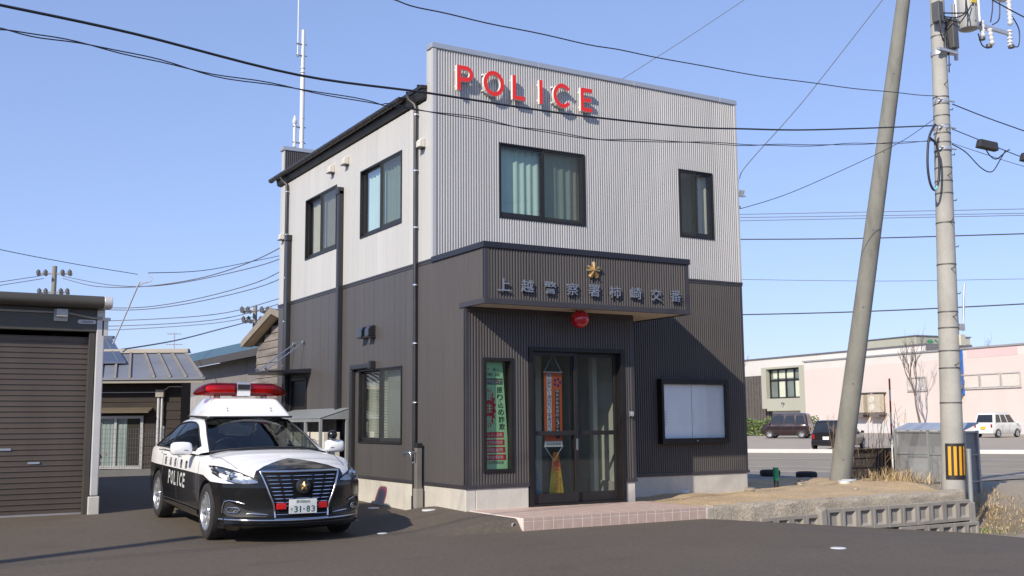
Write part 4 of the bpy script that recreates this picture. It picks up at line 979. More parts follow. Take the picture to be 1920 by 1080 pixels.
for k, ch in enumerate('要注意'): text_into(b, ch, tf(.365,1.74-k*.17,.005), .12, .125, mi=4, bold=.015)
for k, t in enumerate(('オレオレ詐欺','架空請求詐欺','融資保証金詐欺','還付金等詐欺')):
    z = 1.19-k*.105; strip(b,.27,.615+.012*k,z-.04,z+.04,.002,3); text_into(b,t,tf(.45+.005*k,z,.004),.28,.052,mi=2)
text_into(b,'新潟県警察本部',tf(.46,.80),.3,.045,mi=0)
b.build('lettering', [m_ink, M('dark_green_ink', (.09,.11,.07), .6), m_inkw, m_inkr, M('green_ink', (.45,.75,.45), .6)], tb)
hb = thing('hanging_banner', 'orange fraud warning banner hung by a string inside the entrance door', 'banner', (1.515,-.95,1.5))
OFF = 0
F = lambda u, d, z: (u+.06, -.955-d, z)
b = MB(); b.box(1.36,1.67,-.955,-.951,1.09,2.10); b.build('cloth', M('orange_cloth', (.72,.13,.035), .8, var=.03), hb)
b = MB(); b.box(1.36,1.67,-.9555,-.9505,1.01,1.089); b.build('foot_strip', M('banner_white', (.7,.7,.68), .8), hb)
b = MB(); b.tube([F(1.30,0,2.1),F(1.455,0,2.36),F(1.61,0,2.1)],.004,5); b.tube([F(1.30,0,1.01),F(1.455,0,.80),F(1.61,0,1.01)],.004,5); b.cyl(F(1.29,0,2.1),F(1.62,0,2.1),.008); b.cyl(F(1.29,0,1.01),F(1.62,0,1.01),.008); b.build('string', m_inkw, hb)
b = MB()
for j, t in enumerate(('振込まない!','送らない!','手渡さない!')):
    z = (2.045, 1.735, 1.46)[j]
    for k, ch in enumerate(t):
        zz = z-k*(.052 if j != 1 else .053)
        b.add([F(1.345,.0015,zz-.026),F(1.425,.0015,zz-.026),F(1.425,.0015,zz+.026),F(1.345,.0015,zz+.026)], [(0,1,2,3)], 1); text_into(b, ch, tf(1.385,zz,.003), .068 if ch != '!' else .014, .046, mi=2, bold=.012 if ch != '!' else 0)
strip(b,1.49,1.565,1.125,1.845,.0015,0)
for k, ch in enumerate('特殊詐欺被害防止3ヶ条!'): text_into(b, ch, tf(1.527,1.82-k*.0585,.003), .055 if ch != '!' else .012, .047, mi=1, bold=0)
for k in range(5):
    a = 2*pi*k/5; b.add([F(1.53+.05*cos(a)+.022*cos(q), .002, 1.95+.05*sin(a)+.022*sin(q)) for q in [2*pi*i/8 for i in range(8)]], [tuple(range(8))], 2)
text_into(b,'新潟県警察',tf(1.455,1.045,.004),.25,.034,mi=2)
b.build('lettering', [m_ink, m_inkw, m_inkb], hb)
def pyramid(name, lab, x, y, w_, h_, mats, z0=.17, gold=False):
    t = thing(name, lab, 'pillar sign', (x, y, z0)); b = MB(); nz = 8
    for k in range(nz):
        za, zb = k/nz, (k+1)/nz; wa, wb = lerp(w_, .05, za), lerp(w_, .05, zb); mi = 0 if k in (0,) else (1 if k in (1,2,3,4) else 0)
        b.add([(x-wa,y,z0+h_*za),(x+wa,y,z0+h_*za),(x+wb,y,z0+h_*zb),(x-wb,y,z0+h_*zb)], [(0,1,2,3)], mi)
        b.add([(x-wa,y,z0+h_*za),(x,y+wa*1.6,z0+h_*za),(x,y+wb*1.6,z0+h_*zb),(x-wb,y,z0+h_*zb)], [(0,1,2,3)], mi); b.add([(x+wa,y,z0+h_*za),(x,y+wa*1.6,z0+h_*za),(x,y+wb*1.6,z0+h_*zb),(x+wb,y,z0+h_*zb)], [(0,1,2,3)], mi)
    b.build('sign_body', mats, t); return t
m_or = M('orange_print', (.82,.28,.05), .6, var=.08, scale=4); m_ye = M('yellow_print', (.8,.55,.05), .6, var=.22, scale=3); m_bl = M('blue_print', (.16,.32,.42), .6, var=.15, scale=4)
py = pyramid('pillar_sign', 'orange and yellow tapering pillar sign standing under the hanging banner', 1.665, -.78, .15, .75, [m_or, m_ye])
b = MB()
for k in range(8): text_into(b, '特殊詐欺被害防止'[k], lambda x, y, d, k=k: (1.685+x, -.785, .72-k*.055+y), .045, .045)
for k in range(8): text_into(b, '電話でお金は詐欺'[k], lambda x, y, d, k=k: (1.735+x, -.785, .52-k*.04+y), .03, .033)
b.add([(1.675+.05*cos(2*pi*k/10)*(1 if k % 2 else .7), -.786, .75+.05*sin(2*pi*k/10)) for k in range(10)], [tuple(range(10))])
b.build('lettering', m_inkr, py)
py = pyramid('pillar_sign', 'blue tapering pillar sign half hidden by the door frame', 1.255, -.78, .15, .75, [m_bl, m_bl])
b = MB()
for k in range(7): text_into(b, '交通事故に注意'[k], lambda x, y, d, k=k: (1.31+x, -.785, .66-k*.06+y), .05, .048)
b.build('lettering', m_inkb, py)
# ---------------------------------------------------------------- doorstep
mt, n_, l_, p_ = new_mat('pink_paving_tile'); tc = n_.new('ShaderNodeTexCoord')
nz = ramp(n_, l_, noise(n_, l_, 7, 4, .6), .35, .65); sp_ = ramp(n_, l_, noise(n_, l_, 220, 2, .7), .3, .7)
c_ = mixc(n_, l_, nz, (.5,.37,.295), (.58,.44,.36)); c_ = mixc(n_, l_, sp_, mixc(n_, l_, .35, c_, (.3,.22,.2)), c_); l_.new(c_, p_.inputs['Base Color']); p_.inputs['Roughness'].default_value = .6; m_tile = mt
m_grout = M('tile_grout', (.7,.62,.56), .9)
ds = thing('doorstep', 'low doorstep paved with pinkish square tiles in front of the entrance', 'doorstep', (1.55,-1.8,0))
b = MB(); b.box(.047,3.056,-2.5035,-E_-.012,-.3,.1590); b.build('bed', m_grout, ds)
b = MB(); px_ = .1503; x = .049
nx_ = 20; ny_ = 9; dy_ = (2.497-.02-1.075)/ny_
for i in range(nx_):
    xa, xb = .049+i*px_, .049+(i+1)*px_-.009
    for j in range(ny_):
        ya = -2.475+j*dy_; b.box(xa, xb, ya, ya+dy_-.009, .14, .1605+random.uniform(0,.0012))
    b.box(xa, xb, -2.506, -2.48, .123, .1612); b.box(xa, xb, -2.5055, -2.48, -.03, .116)
b.build('tile', m_tile, ds, bevel=.0022)
b = MB(); b.box(3.058,3.2,-2.52,-2.3,-.2,.155); b.build('end_mortar', M('mortar', (.42,.38,.31), .9, var=.2, scale=8), ds, bevel=.02)
b = MB(); prof = [(.045,0),(.045,-.35),(.04,-.35),(.04,0)]; b.lathe(prof+[prof[0]], (-.03,-2.42,.055), (.25,-1,0), 18); b.build('drain_pipe', M('pvc_grey', (.3,.3,.31), .5), None, smooth=40); tag(bpy.data.objects['drain_pipe'], 'open end of a grey drain pipe poking out beside the tiled doorstep', 'pipe')
# covers set flush in the ground
m_cov = M('white_drain_cover', (.62,.63,.63), .5, var=.06, scale=14)
def cover(x, y, r, h, lab, z=None):
    z = (hz(x, min(y, -2.5) if x < 9 and y < -2.25 else y)+ramp_bump(x, y)) if z is None else z
    b = MB(); b.lathe([(r,-.05),(r,h-.008),(r-.008,h),(r*.55,h+.002),(0,h+.002)], (x,y,z), (0,0,1), 28); o = b.build('drain_cover', m_cov, None, smooth=30, org=(x,y,z)); tag(o, lab, 'drain cover', 'pale round drain covers')
    return o
cover(-.32,1.42,.09,.008,'pale drain cover in the asphalt nearest the police car'); cover(-.29,-.48,.1,.008,'pale drain cover in the asphalt in front of the standing tap')
cover(1.9,-5.97,.085,.006,'lone small drain cover in the open asphalt, far from any wall'); cover(4.75,.05,.115,.05,'raised drain cover in the gravel next to the tiled doorstep',gz(4.75,.05))
cover(9.1,.45,.125,.04,'pale drain cover in the gravel nearer the retaining wall of a touching pair',gz(9.1,.45)); cover(9.75,.92,.15,.04,'pale drain cover in the gravel right at the foot of the leaning pole',gz(9.75,.92))
cover(-1.55,-1.72,.07,.006,'small drain cover in the shadow under the police car nose')
# standing tap
tp = thing('standing_tap', 'grey standing water tap post with chrome taps by the side wall', 'water tap', (-.11,.26,.04))
b = MB(); b.box(-.155,-.065,.21,.30,.0,1.0); b.build('post', M('post_grey', (.17,.16,.15), .5), tp, bevel=.008)
b = MB(); b.box(-.16,-.06,.205,.305,1.0,1.07); b.build('cap', m_blackp, tp, bevel=.008)
b = MB(); b.box(-.165,-.055,.2,.31,.0,.40); b.build('sleeve', M('sleeve_grey', (.3,.28,.25), .7), tp, bevel=.005)
b = MB()
for dx, dy in ((-.02,-.02),(-.06,.05)):
    b.tube([(-.15+dx*0,.25+dy,.92),(-.21,.25+dy*2,.93),(-.25,.25+dy*3,.93),(-.265,.25+dy*3.2,.90),(-.265,.25+dy*3.2,.86)],.013,8); b.box(-.235,-.19,.245+dy*2.4,.265+dy*2.4,.955,.97); b.cyl((-.215,.255+dy*2.4,.93),(-.215,.255+dy*2.4,.96),.01)
b.build('tap', m_chrome, tp, smooth=50)
# ---------------------------------------------------------------- air-conditioner shelter
ac = thing('unit_shelter', 'grey lean-to shelter with sloping roof over the air-conditioner units', 'shelter', (-.25,4.2,0))
m_gal = M('galvanised_grey', (.33,.35,.35), .45, .3, var=.06)
b = MB(); X0 = -.5
for k in range(4):
    y0, y1 = 3.22+k*.72, 3.22+(k+1)*.72-.006; b.hexa([(X0-.06,y0,1.455),(-.02,y0,1.625),(-.02,y1,1.625),(X0-.06,y1,1.455),(X0-.06,y0,1.47),(-.02,y0,1.64),(-.02,y1,1.64),(X0-.06,y1,1.47)])
b.build('roof', m_gal, ac, bevel=.003)
b = MB(); b.prism([(X0-.05,1.445),(-.02,1.445),(-.02,1.615)], lambda x, z: (x,3.225,z), lambda x, z: (x,3.237,z)); b.box(X0-.05,X0-.02,3.24,6.1,1.40,1.452); b.build('gable_sheet', m_gal, ac)
b = MB()
for x, y in ((X0-.03,3.25),(-.05,3.25),(X0-.03,4.0),(X0-.03,4.9),(-.05,6.05),(X0-.03,6.05)): b.box(x-.025,x+.025,y-.025,y+.025,.03,1.44)
b.build('post', m_gal, ac, bevel=.004)
def ac_unit(y0, lab):
    t = thing('air_conditioner', lab, 'air conditioner', (-.25,y0+.4,.1), 'air-conditioner units under the shelter'); b = MB(); b.box(-.43,-.12,y0,y0+.82,.12,1.22); b.build('casing', M('ivory_casing', (.66,.62,.52), .5, var=.03), t, bevel=.012)
    b = MB(); b.lathe([(.26,0),(.25,.012),(.24,0)],(-.431,y0+.48,.85),(-1,0,0),24)
    for k in range(9): b.tube([(-.436,y0+.24,.63+k*.055),(-.436,y0+.72,.63+k*.055)],.004,4)
    b.box(-.437,-.4305,y0+.06,y0+.12,.95,1.15,0); b.build('fan_guard', M('guard_grey', (.2,.2,.19), .5), t)
    b = MB()
    for k in range(6): b.box(-.33,-.2,y0-.006,y0-.0005,.98+k*.03,.998+k*.03)
    b.tube([(-.3,y0-.01,.9),(-.3,y0-.06,.8),(-.28,y0-.05,.4),(-.2,y0-.03,.25)],.025,8); b.build('side_louvre', M('louvre_dark', (.1,.1,.1), .5), t)
ac_unit(3.38,'ivory air-conditioner unit under the shelter, nearer the low side window'); ac_unit(4.35,'ivory air-conditioner unit under the shelter, nearer the side door')
# ---------------------------------------------------------------- antenna mast
am = thing('antenna_mast', 'thin white radio antenna mast behind the roof with a whip aerial', 'antenna', (.47,7.36,6.4))
m_wp = M('mast_white', (.72,.72,.71), .4, var=.03)
b = MB(); b.cyl((.47,7.36,5.6),(.47,7.36,8.9),.052,n=14); b.cyl((.47,7.36,8.9),(.47,7.36,9.95),.04,n=14)
for z in (7.42,7.95,8.55,8.98,9.08): b.cyl((.47,7.36,z),(.47,7.36,z+.02),.058,n=14)
b.build('mast', m_wp, am, smooth=40)
b = MB(); b.cyl((.35,7.36,9.33),(.35,7.36,11.6),.017,n=8); b.cyl((.35,7.36,9.33),(.35,7.36,9.4),.026,n=8); b.build('whip_aerial', m_wp, am, smooth=40)
b = MB(); b.cyl((.31,7.36,7.3),(.31,7.36,7.8),.035,n=10); b.lathe([(.035,0),(.05,.02),(.05,.1),(.03,.12),(.02,.19),(0,.2)],(.31,7.36,7.8),(0,0,1),12); b.build('stub_aerial', m_wp, am, smooth=40)
b = MB()
for z, x in ((9.36,.35),(9.62,.35),(7.4,.31),(7.75,.31)): b.tube([(x-.05,7.34,z),(.55,7.34,z)],.012,6); b.tube([(x,7.38,z+.0),(.5,7.38,z)],.009,6)
b.build('clamp', M('clamp_steel', (.4,.4,.4), .4, .7), am)
# ---------------------------------------------------------------- retaining wall beside the lot
m_wallc = conc_mat('weathered_wall_concrete', (.42,.37,.29), .5); m_block = conc_mat('grey_block_concrete', (.34,.31,.265), .4)
mt = m_wallc; nn_ = mt.node_tree.nodes; 
for q in nn_:
    if q.type == 'BUMP': q.inputs['Strength'].default_value = .9; q.inputs['Distance'].default_value = .03
rw = thing('retaining_wall', 'weathered concrete retaining wall with a row of recessed frame blocks', 'retaining wall', (6,-2.4,0))
b = MB(); xs = frange(3.2,8.70,.11); rows = []
for x in xs:
    j = lambda a, s=9.1: a*(sin(s*x)+sin(2.7*s*x+1)+.6*sin(5.3*s*x+2))
    lo_ = lerp(-.3, .03, sst(5.0,5.35,x))-(.0 if x > 5.2 else .1)
    top = .165+.008*j(1, 3)
    rows.append([(x,-2.50+j(.006),lo_-.3),(x,-2.51+j(.008),lo_+.02),(x,-2.515+j(.008),top-.05),(x,-2.49+j(.006,7),top-.004),(x,-2.40,top+.004),(x,-2.27+j(.008),top-.0),(x,-2.2,top-.08)])
rows[-1] = [(x+.0,y,z) for x, y, z in rows[-1]]
b.grid(rows); b.add(rows[-1], [tuple(range(len(rows[-1])))]); b.add(rows[0], [tuple(range(len(rows[0])))]); b.build('top_course', gravel_mat('wall_aggregate', (.3,.25,.185), (.56,.49,.38), 48, .3), rw, smooth=35)
def frame_block(x0, x1, z0, z1, y):
    b = MB(); m_ = .055; yi = y+.045; w4 = lambda a, c, e, g, yy: [(a,yy,e),(c,yy,e),(c,yy,g),(a,yy,g)]
    o_ = w4(x0,x1,z0,z1,y); q = w4(x0+m_,x1-m_,z0+m_,z1-m_,y); r_ = w4(x0+m_+.03,x1-m_-.03,z0+m_+.03,z1-m_-.03,yi)
    vs = o_+q+r_+w4(x0,x1,z0,z1,y+.14)
    fs = [(8,9,10,11)]
    for k in range(4):
        k2 = (k+1) % 4; fs += [(k,k2,4+k2,4+k),(4+k,4+k2,8+k2,8+k),(k,12+k,12+k2,k2)]
    b.add(vs, fs); return b
k = 0
for row, (xa, n_b, p_, z0, z1, y) in enumerate(((4.05,4,.302,-.40,-.045,-2.555),(5.36,10,.338,-.32,.02,-2.59),(6.95,6,.325,-.68,-.335,-2.61))):
    for i in range(n_b):
        jit = .004*sin(i*7+row); fb_ = frame_block(xa+i*p_+.003, xa+(i+1)*p_-.003, z0+jit+(-.012*i if row == 1 else 0)*0, z1+jit, y+jit); fb_.build('frame_block', m_block, rw, bevel=.006)
b = MB(); b.hexa([(5.2,-2.62,-.5),(5.35,-2.62,-.5),(5.35,-2.45,-.5),(5.2,-2.45,-.5),(5.22,-2.6,-.0),(5.35,-2.6,.05),(5.35,-2.45,.07),(5.18,-2.45,.1)]); b.box(8.70,8.86,-2.59,-2.3,-.9,-.02); b.box(6.6,8.86,-2.60,-2.52,-.9,-.69); b.build('end_block', m_block, rw, bevel=.02)
# ---------------------------------------------------------------- poles
m_pole = conc_mat('pole_concrete', (.43,.42,.38), .3); m_pole2 = conc_mat('old_pole_concrete', (.27,.27,.24), .5)
m_steel = M('galvanised_steel', (.55,.56,.57), .38, .6, var=.1); m_band = M('dark_band', (.12,.12,.12), .5, .3); m_porc = M('white_porcelain', (.75,.75,.76), .2, var=.03); m_wire = M('black_cable', (.022,.022,.026), .5, var=.1); m_wirg = M('grey_cable', (.12,.12,.13), .5, var=.1)
def px(z): return (9.94+.042*(z+.3)*1.0 if z < 7 else 10.247+.03*(z-7), -1.35)
up_ = thing('utility_pole', 'tall concrete utility pole with a transformer and a yellow and black striped guard', 'utility pole', (9.9,-1.35,-.2))
def pr_(z): return lerp(.207,.135,min(1,(z+.3)/9.3))
b = MB(); b.tube([(*px(z),z) for z in (-.9,0,1,2,3,4,5,6,7,8,9,10.5)], [pr_(z) for z in (-.9,0,1,2,3,4,5,6,7,8,9,10.5)], 28); b.build('shaft', m_pole, up_, smooth=50)
b = MB()
for z in (1.66,2.3,2.62,3.05,3.35,4.25,5.05,5.62,5.86,6.12,6.45,6.62,6.8,6.95,7.15,7.38,7.52,8.75,9.0): b.cyl((*px(z),z-.012),(*px(z),z+.012),pr_(z)+.006,n=24)
b.build('band', m_band, up_, smooth=40)
b = MB()
for z in (6.5,6.92,7.45): b.cyl((*px(z),z-.03),(*px(z),z+.03),pr_(z)+.008,n=24); x, y = px(z); b.tube([(x-.24,y-.1,z),(x+.24,y-.12,z)],.016,6)
b.build('collar', m_steel, up_, smooth=40)
b = MB(); z = 1.9
while z < 9.5:
    x, y = px(z); s = 1 if int(z/.45) % 2 else -1; a = radians(-115 if s > 0 else -10)
    b.tube([(x+pr_(z)*cos(a)*.9,y+pr_(z)*sin(a)*.9,z),(x+(pr_(z)+.13)*cos(a),y+(pr_(z)+.13)*sin(a),z+.015),(x+(pr_(z)+.135)*cos(a),y+(pr_(z)+.135)*sin(a),z+.05)],.009,6); z += .45
b.build('step_bolt', m_band, up_)
# striped guard
b = MB(); zs2 = (.28,.91)
def wrap(r, a0, a1, z0, z1, mi, n=10):
    A = [lerp(a0,a1,k/n) for k in range(n+1)]; b.grid([[(px(z)[0]+r*cos(a), px(z)[1]+r*sin(a), z) for a in A] for z in (z0, z1)], mi)
wrap(.212, radians(-179), radians(40), .27,.92, 0, 24)
for k in range(6): a = -164+k*26; wrap(.216, radians(a), radians(a+14), .345,.865, 1, 6)
b.build('striped_guard', [m_inkb and M('guard_black', (.02,.02,.02), .6), M('guard_yellow', (.75,.36,.02), .5, var=.05)], up_, smooth=50)
b = MB(); b.box(px(5)[0]+.1,px(5)[0]+.2,-1.56,-1.5,4.25,4.5) if False else None
b.box(px(3)[0]+.06,px(3)[0]+.19,-1.56,-1.50,2.72,2.92); b.build('number_card', M('card_cream', (.65,.62,.5), .6), up_)
b = MB(); b.cyl((px(4)[0]+.17,-1.5,3.0),(px(7)[0]+.17,-1.5,3.9),.02); b.box(px(3)[0]+.1,px(3)[0]+.2,-1.56,-1.5,3.0,3.12); b.build('riser_pipe', m_steel, up_, smooth=40)
# transformer and its fittings
b = MB(); tc_ = (11.25,-1.35); b.lathe([(0,9.06),(.12,9.065),(.185,9.09),(.2,9.12),(.2,9.86),(.17,9.9),(0,9.92)],(*tc_,0),(0,0,1),28); tr = b.build('transformer', M('transformer_grey', (.42,.43,.43), .45, var=.05), up_, smooth=40)
b = MB()
for k in range(9): a = 2*pi*k/9+.2; b.box(-.0,0,0,0,0,0) if False else b.hexa([(tc_[0]+.2*cos(a)-.006*sin(a),tc_[1]+.2*sin(a)+.006*cos(a),9.2),(tc_[0]+.235*cos(a)-.006*sin(a),tc_[1]+.235*sin(a)+.006*cos(a),9.2),(tc_[0]+.235*cos(a)+.006*sin(a),tc_[1]+.235*sin(a)-.006*cos(a),9.2),(tc_[0]+.2*cos(a)+.006*sin(a),tc_[1]+.2*sin(a)-.006*cos(a),9.2)]+[(tc_[0]+rr*cos(a)+sg*.006*sin(a),tc_[1]+rr*sin(a)-sg*.006*cos(a),9.75) for rr, sg in ((.2,-1),(.235,-1),(.235,1),(.2,1))])
b.build('cooling_fin', m_steel, tr)
b = MB(); b.box(tc_[0]-.16,tc_[0]-.02,-1.58,-1.556,9.55,9.9); b.build('warning_card', M('card_yellow', (.7,.5,.05), .5), tr)
b = MB(); x, y = px(8.4)
b.box(10.3,11.1,-1.30,-1.24,9.14,9.24); b.box(10.72,10.78,-1.42,-1.36,8.35,9.5); b.tube([(10.36,-1.5,8.38),(10.55,-1.5,8.4),(10.75,-1.4,8.5)],.03,8); b.cyl((*px(8.42),8.36),(*px(8.42),8.46),pr_(8.4)+.02,n=24); b.box(10.02,10.6,-1.56,-1.5,8.39,8.45); b.box(11.4,12.45,-1.42,-1.36,9.18,9.26); b.box(10.2,12.6,-1.3,-1.24,9.95,10.05)
b.build('cross_arm', m_steel, up_, bevel=.006)
b = MB()
def insul(o, ax, n=4, r=.055, L=.28):
    o = Vector(o); ax = Vector(ax).normalized(); pr = [(0,0)]
    for k in range(n): t0 = L*k/n; pr += [(.03,t0+.005),(r,t0+.02),(r,t0+.045),(.03,t0+L/n-.005)]
    pr += [(.02,L),(0,L)]; b.lathe(pr, o, ax, 14)
insul((12.55,-1.4,9.95),(.0,0,-1),6,.06,.55); insul((12.5,-1.4,9.3),(0,0,-1),5,.06,.38); insul((11.55,-1.45,9.3),(0,0,-1),4,.055,.36); insul((11.6,-1.3,9.22),(1,0,.1),5,.05,.4); insul((11.7,-1.5,9.15),(.2,0,-1),4,.055,.35)
b.build('insulator', m_porc, up_, smooth=40)
b = MB()
for x, z in ((12.5,8.9),(11.56,8.9),(11.77,8.78)): b.cyl((x,-1.42,z),(x,-1.42,z+.07),.062,n=14)
b.cyl((12.55,-1.4,9.96),(12.55,-1.4,10.3),.08,n=14); b.box(10.0,10.14,-1.62,-1.45,8.95,9.35); b.box(10.42,10.58,-1.6,-1.4,8.5,9.1)
b.build('cut_out', m_band, up_, bevel=.01)
b = MB(); x, y = px(9)
for pts in ([(x-.15,y-.2,9.1),(x-.32,y-.3,9.0),(x-.34,y-.3,8.7),(x-.18,y-.25,8.55)],[(x-.15,y-.2,9.15),(x+.3,y-.3,9.2),(x+.6,y-.2,9.35),(11.0,-1.5,9.8)],[(x-.15,y-.22,9.05),(x+.2,y-.3,9.0),(x+.5,y-.2,9.15),(11.1,-1.55,9.5)],[(x-.2,y-.2,9.08),(x+.25,y-.25,9.12),(x+.5,y-.3,9.28),(x+.62,y-.2,9.5)],[(11.4,-1.45,9.0),(11.5,-1.45,8.78),(11.7,-1.45,8.75),(11.76,-1.45,8.85)],[(12.6,-1.42,9.6),(12.8,-1.42,9.35),(12.75,-1.42,9.0),(12.55,-1.42,8.95)],[(11.9,-1.4,9.35),(12.0,-1.4,9.7),(12.02,-1.4,10.1)],[(11.95,-1.4,9.3),(12.2,-1.4,9.5),(12.25,-1.4,10.1)],[(x,y-.16,8.9),(x+.05,y-.17,8.5),(x+.02,y-.17,8.0)]): b.tube(crom(pts, 6), .013, 6)
b.build('jumper_wire', m_wire, up_, smooth=60)
b = MB(); x = px(6.4)[0]-.30; lp = [(x-.1,-1.52,6.9),(x-.28,-1.5,6.6),(x-.36,-1.5,6.1),(x-.32,-1.5,5.75),(x-.2,-1.5,5.62),(x-.1,-1.52,5.8),(x-.06,-1.53,6.2),(x-.1,-1.52,6.5),(x-.25,-1.5,6.62)]
b.tube(crom(lp, 6), .022, 8); b.build('cable_loop', m_wire, up_, smooth=60)
b = MB(); b.tube(crom(lp[3:7], 5)[2:9], .0235, 8); b.build('cable_sleeve', M('cyan_sleeve', (.2,.5,.6), .5), up_, smooth=60)
lean = thing('leaning_pole', 'weathered concrete prop pole leaning towards the taller utility pole', 'utility pole', (9.95,1.37,0))
b = MB(); P0, P1 = Vector((9.95,1.37,0)), Vector((9.985,-1.2,11.2)); ts = [-.03+1.03*k/14 for k in range(15)]
b.tube([P0.lerp(P1,t) for t in ts], [lerp(.208,.118,max(0,t)) for t in ts], 26); b.build('shaft', m_pole2, lean, smooth=50)
b = MB()
for k in range(14): 
    c = P0.lerp(P1, .05+k*.068); r = lerp(.208,.118,.05+k*.068); a = radians(-60 if k % 2 else -135); d = Vector((cos(a), sin(a), 0)); b.cyl(c+d*(r-.02), c+d*(r+.006), .018, n=8)
b.build('bolt_hole', m_band, lean)
# off to the left of the view stands the pole that the cables run to; its shadow falls across the lot
lp_ = thing('utility_pole', 'concrete utility pole beside the lot, across from the building, carrying the same cables', 'utility pole', (-15.4,-7.05,0))
b = MB(); b.cyl((-15.4,-7.05,-.3),(-15.4,-7.05,8.5),.17,.13,n=18); b.build('shaft', m_pole, lp_, smooth=50)
# ---------------------------------------------------------------- cables
def cable(pts, r, lab, mat=None, ext=None, wob=0, grp='overhead cables', n=6, twin=0):
    P = crom(pts, 6)
    if ext: P = [Vector(ext)]+P
    if wob: P = [p+Vector((0,0,wob*sin(i*.9))) for i, p in enumerate(P)]
    b = MB()
    if twin:
        Q = []
        for a, c in zip(P, P[1:]): k = max(1, int((c-a).length/.18)); Q += [a.lerp(c, i/k) for i in range(k)]
        for sg in (-1, 1): b.tube([p+Vector((0, .4, 1))*(sg*twin*.5*sin(i*.42)) for i, p in enumerate(Q)], r, 5)
    else: b.tube(P, r, n)
    o = b.build('cable', mat or m_wire, None, smooth=70); return tag(o, lab, 'cable', grp)
cable([[-6.39,-5.05,4.75],[-5.31,-4.81,4.79],[-3.67,-4.44,4.79],[-2.1,-4.09,4.95],[-0.51,-3.74,5.09],[0.7,-3.47,5.22],[2.56,-3.06,5.46],[3.83,-2.77,5.68],[5.28,-2.45,5.94],[7.28,-2.01,6.35],[9.78,-1.45,6.88],[10.2,-1.36,6.98]],0.0125,'thickest black cable, passing just below the red sign letters',m_wire,ext=(-15.4, -7.05, 6.3),grp='cables crossing in front of the police building')
cable([[-6.38,-5.04,4.55],[-5.97,-4.95,4.58],[-5.3,-4.81,4.6],[-4.56,-4.64,4.59],[-3.67,-4.44,4.65],[-2.79,-4.25,4.69],[-2.52,-4.19,4.71],[-1.5,-3.96,4.79],[-0.51,-3.74,4.84],[0.7,-3.47,4.94],[2.08,-3.16,5.17],[3.55,-2.84,5.39],[4.95,-2.53,5.63],[6.9,-2.09,6.0],[9.63,-1.49,6.55],[10.16,-1.37,6.67]],0.0058,'wavy twin cable hanging lower across the front upper wall, just above its windows',m_wire,ext=(-15.4, -7.05, 5.9),wob=0.006,twin=0.03,grp='cables crossing in front of the police building')
cable([[-2.56,-4.2,5.88],[-2.1,-4.09,5.9],[-1.01,-3.85,6.0],[0.43,-3.53,6.14],[1.46,-3.3,6.26],[3.48,-2.85,6.49],[5.81,-2.33,6.82],[8.1,-1.83,7.18],[9.85,-1.44,7.48],[10.23,-1.35,7.55]],0.0075,'twisted cable running above the flat roof to the utility pole',m_wire,ext=(-15.4, -7.05, 7.6),wob=0.006,grp='cables crossing in front of the police building')
cable([[6.32,0.08,5.78],[6.46,0.03,6.04],[7.31,-0.26,7.0],[7.85,-0.44,7.65],[9.27,-0.92,9.46]],0.008,'steep service wire rising from the police building roof edge behind the leaning pole',m_wirg)
cable([[6.3,0.08,5.25],[6.35,0.06,5.23],[7.23,-0.26,5.54],[8.46,-0.7,6.12],[9.42,-1.05,6.62],[10.02,-1.27,7.04],[10.23,-1.35,7.2]],0.0065,'lower service cable from the police building bracket up to the utility pole',m_wire)
cable([[10.5,-1.42,7.42],[11.26,-1.61,7.21],[12.1,-1.83,7.0],[14.34,-2.4,6.45]],0.011,'cable leaving the utility pole above the splice boxes',m_wire)
cable([[10.46,-1.41,6.92],[11.22,-1.6,6.7],[12.06,-1.82,6.45],[14.29,-2.39,5.89]],0.009,'messenger wire that carries the two splice boxes',m_wire)
cable([[10.44,-1.4,6.64],[11.2,-1.6,6.46],[12.04,-1.81,6.28],[14.28,-2.39,5.84]],0.006,'thin wire just under the splice boxes',m_wirg)
cable([[10.44,-1.4,6.62],[10.73,-1.48,6.48],[11.06,-1.56,6.19],[11.3,-1.62,6.13],[11.5,-1.67,6.37],[11.64,-1.71,6.58]],0.011,'slack black cable looping below the nearer splice box',m_wire)
cable([[11.13,-1.58,6.69],[11.26,-1.61,6.47],[11.42,-1.65,6.39],[11.63,-1.71,6.54],[11.74,-1.73,6.6]],0.012,'short slack jumper between the two splice boxes',m_wire)
cable([[11.03,-2.05,9.41],[11.68,-2.27,9.11],[13.09,-2.75,8.5]],0.013,'high cable running past the transformer insulators',m_wire)
cable([[22.76,19.6,10.03],[29.68,9.77,9.2],[32.45,5.83,8.91]],0.013,'topmost of the three thin far wires passing behind both poles',m_wirg,grp='far cables behind the leaning pole')
cable([[22.77,19.62,9.9],[29.69,9.79,9.04],[32.46,5.85,8.76]],0.013,'middle of the three thin far wires passing behind both poles',m_wirg,grp='far cables behind the leaning pole')
cable([[22.78,19.63,9.76],[29.69,9.8,8.96],[32.47,5.86,8.65]],0.013,'lowest of the three thin far wires passing behind both poles',m_wirg,grp='far cables behind the leaning pole')
cable([[20.83,17.46,8.49],[24.13,13.13,8.13],[27.65,8.51,7.88],[30.42,4.87,7.69]],0.021,'single thicker far cable below the three thin far wires',m_wire,grp='far cables behind the leaning pole')
cable([[32.9,31.28,9.32],[41.22,26.36,9.12],[48.25,22.21,9.18],[55.54,17.9,9.2]],0.014,'faint far wire level with the canopy roof',m_wirg,grp='far cables behind the leaning pole')
cable([[18.34,14.75,5.11],[21.13,10.65,4.98],[24.07,6.34,4.97],[26.37,2.97,5.04]],0.02,'thick far cable low over the pink building',m_wire,grp='far cables behind the leaning pole')
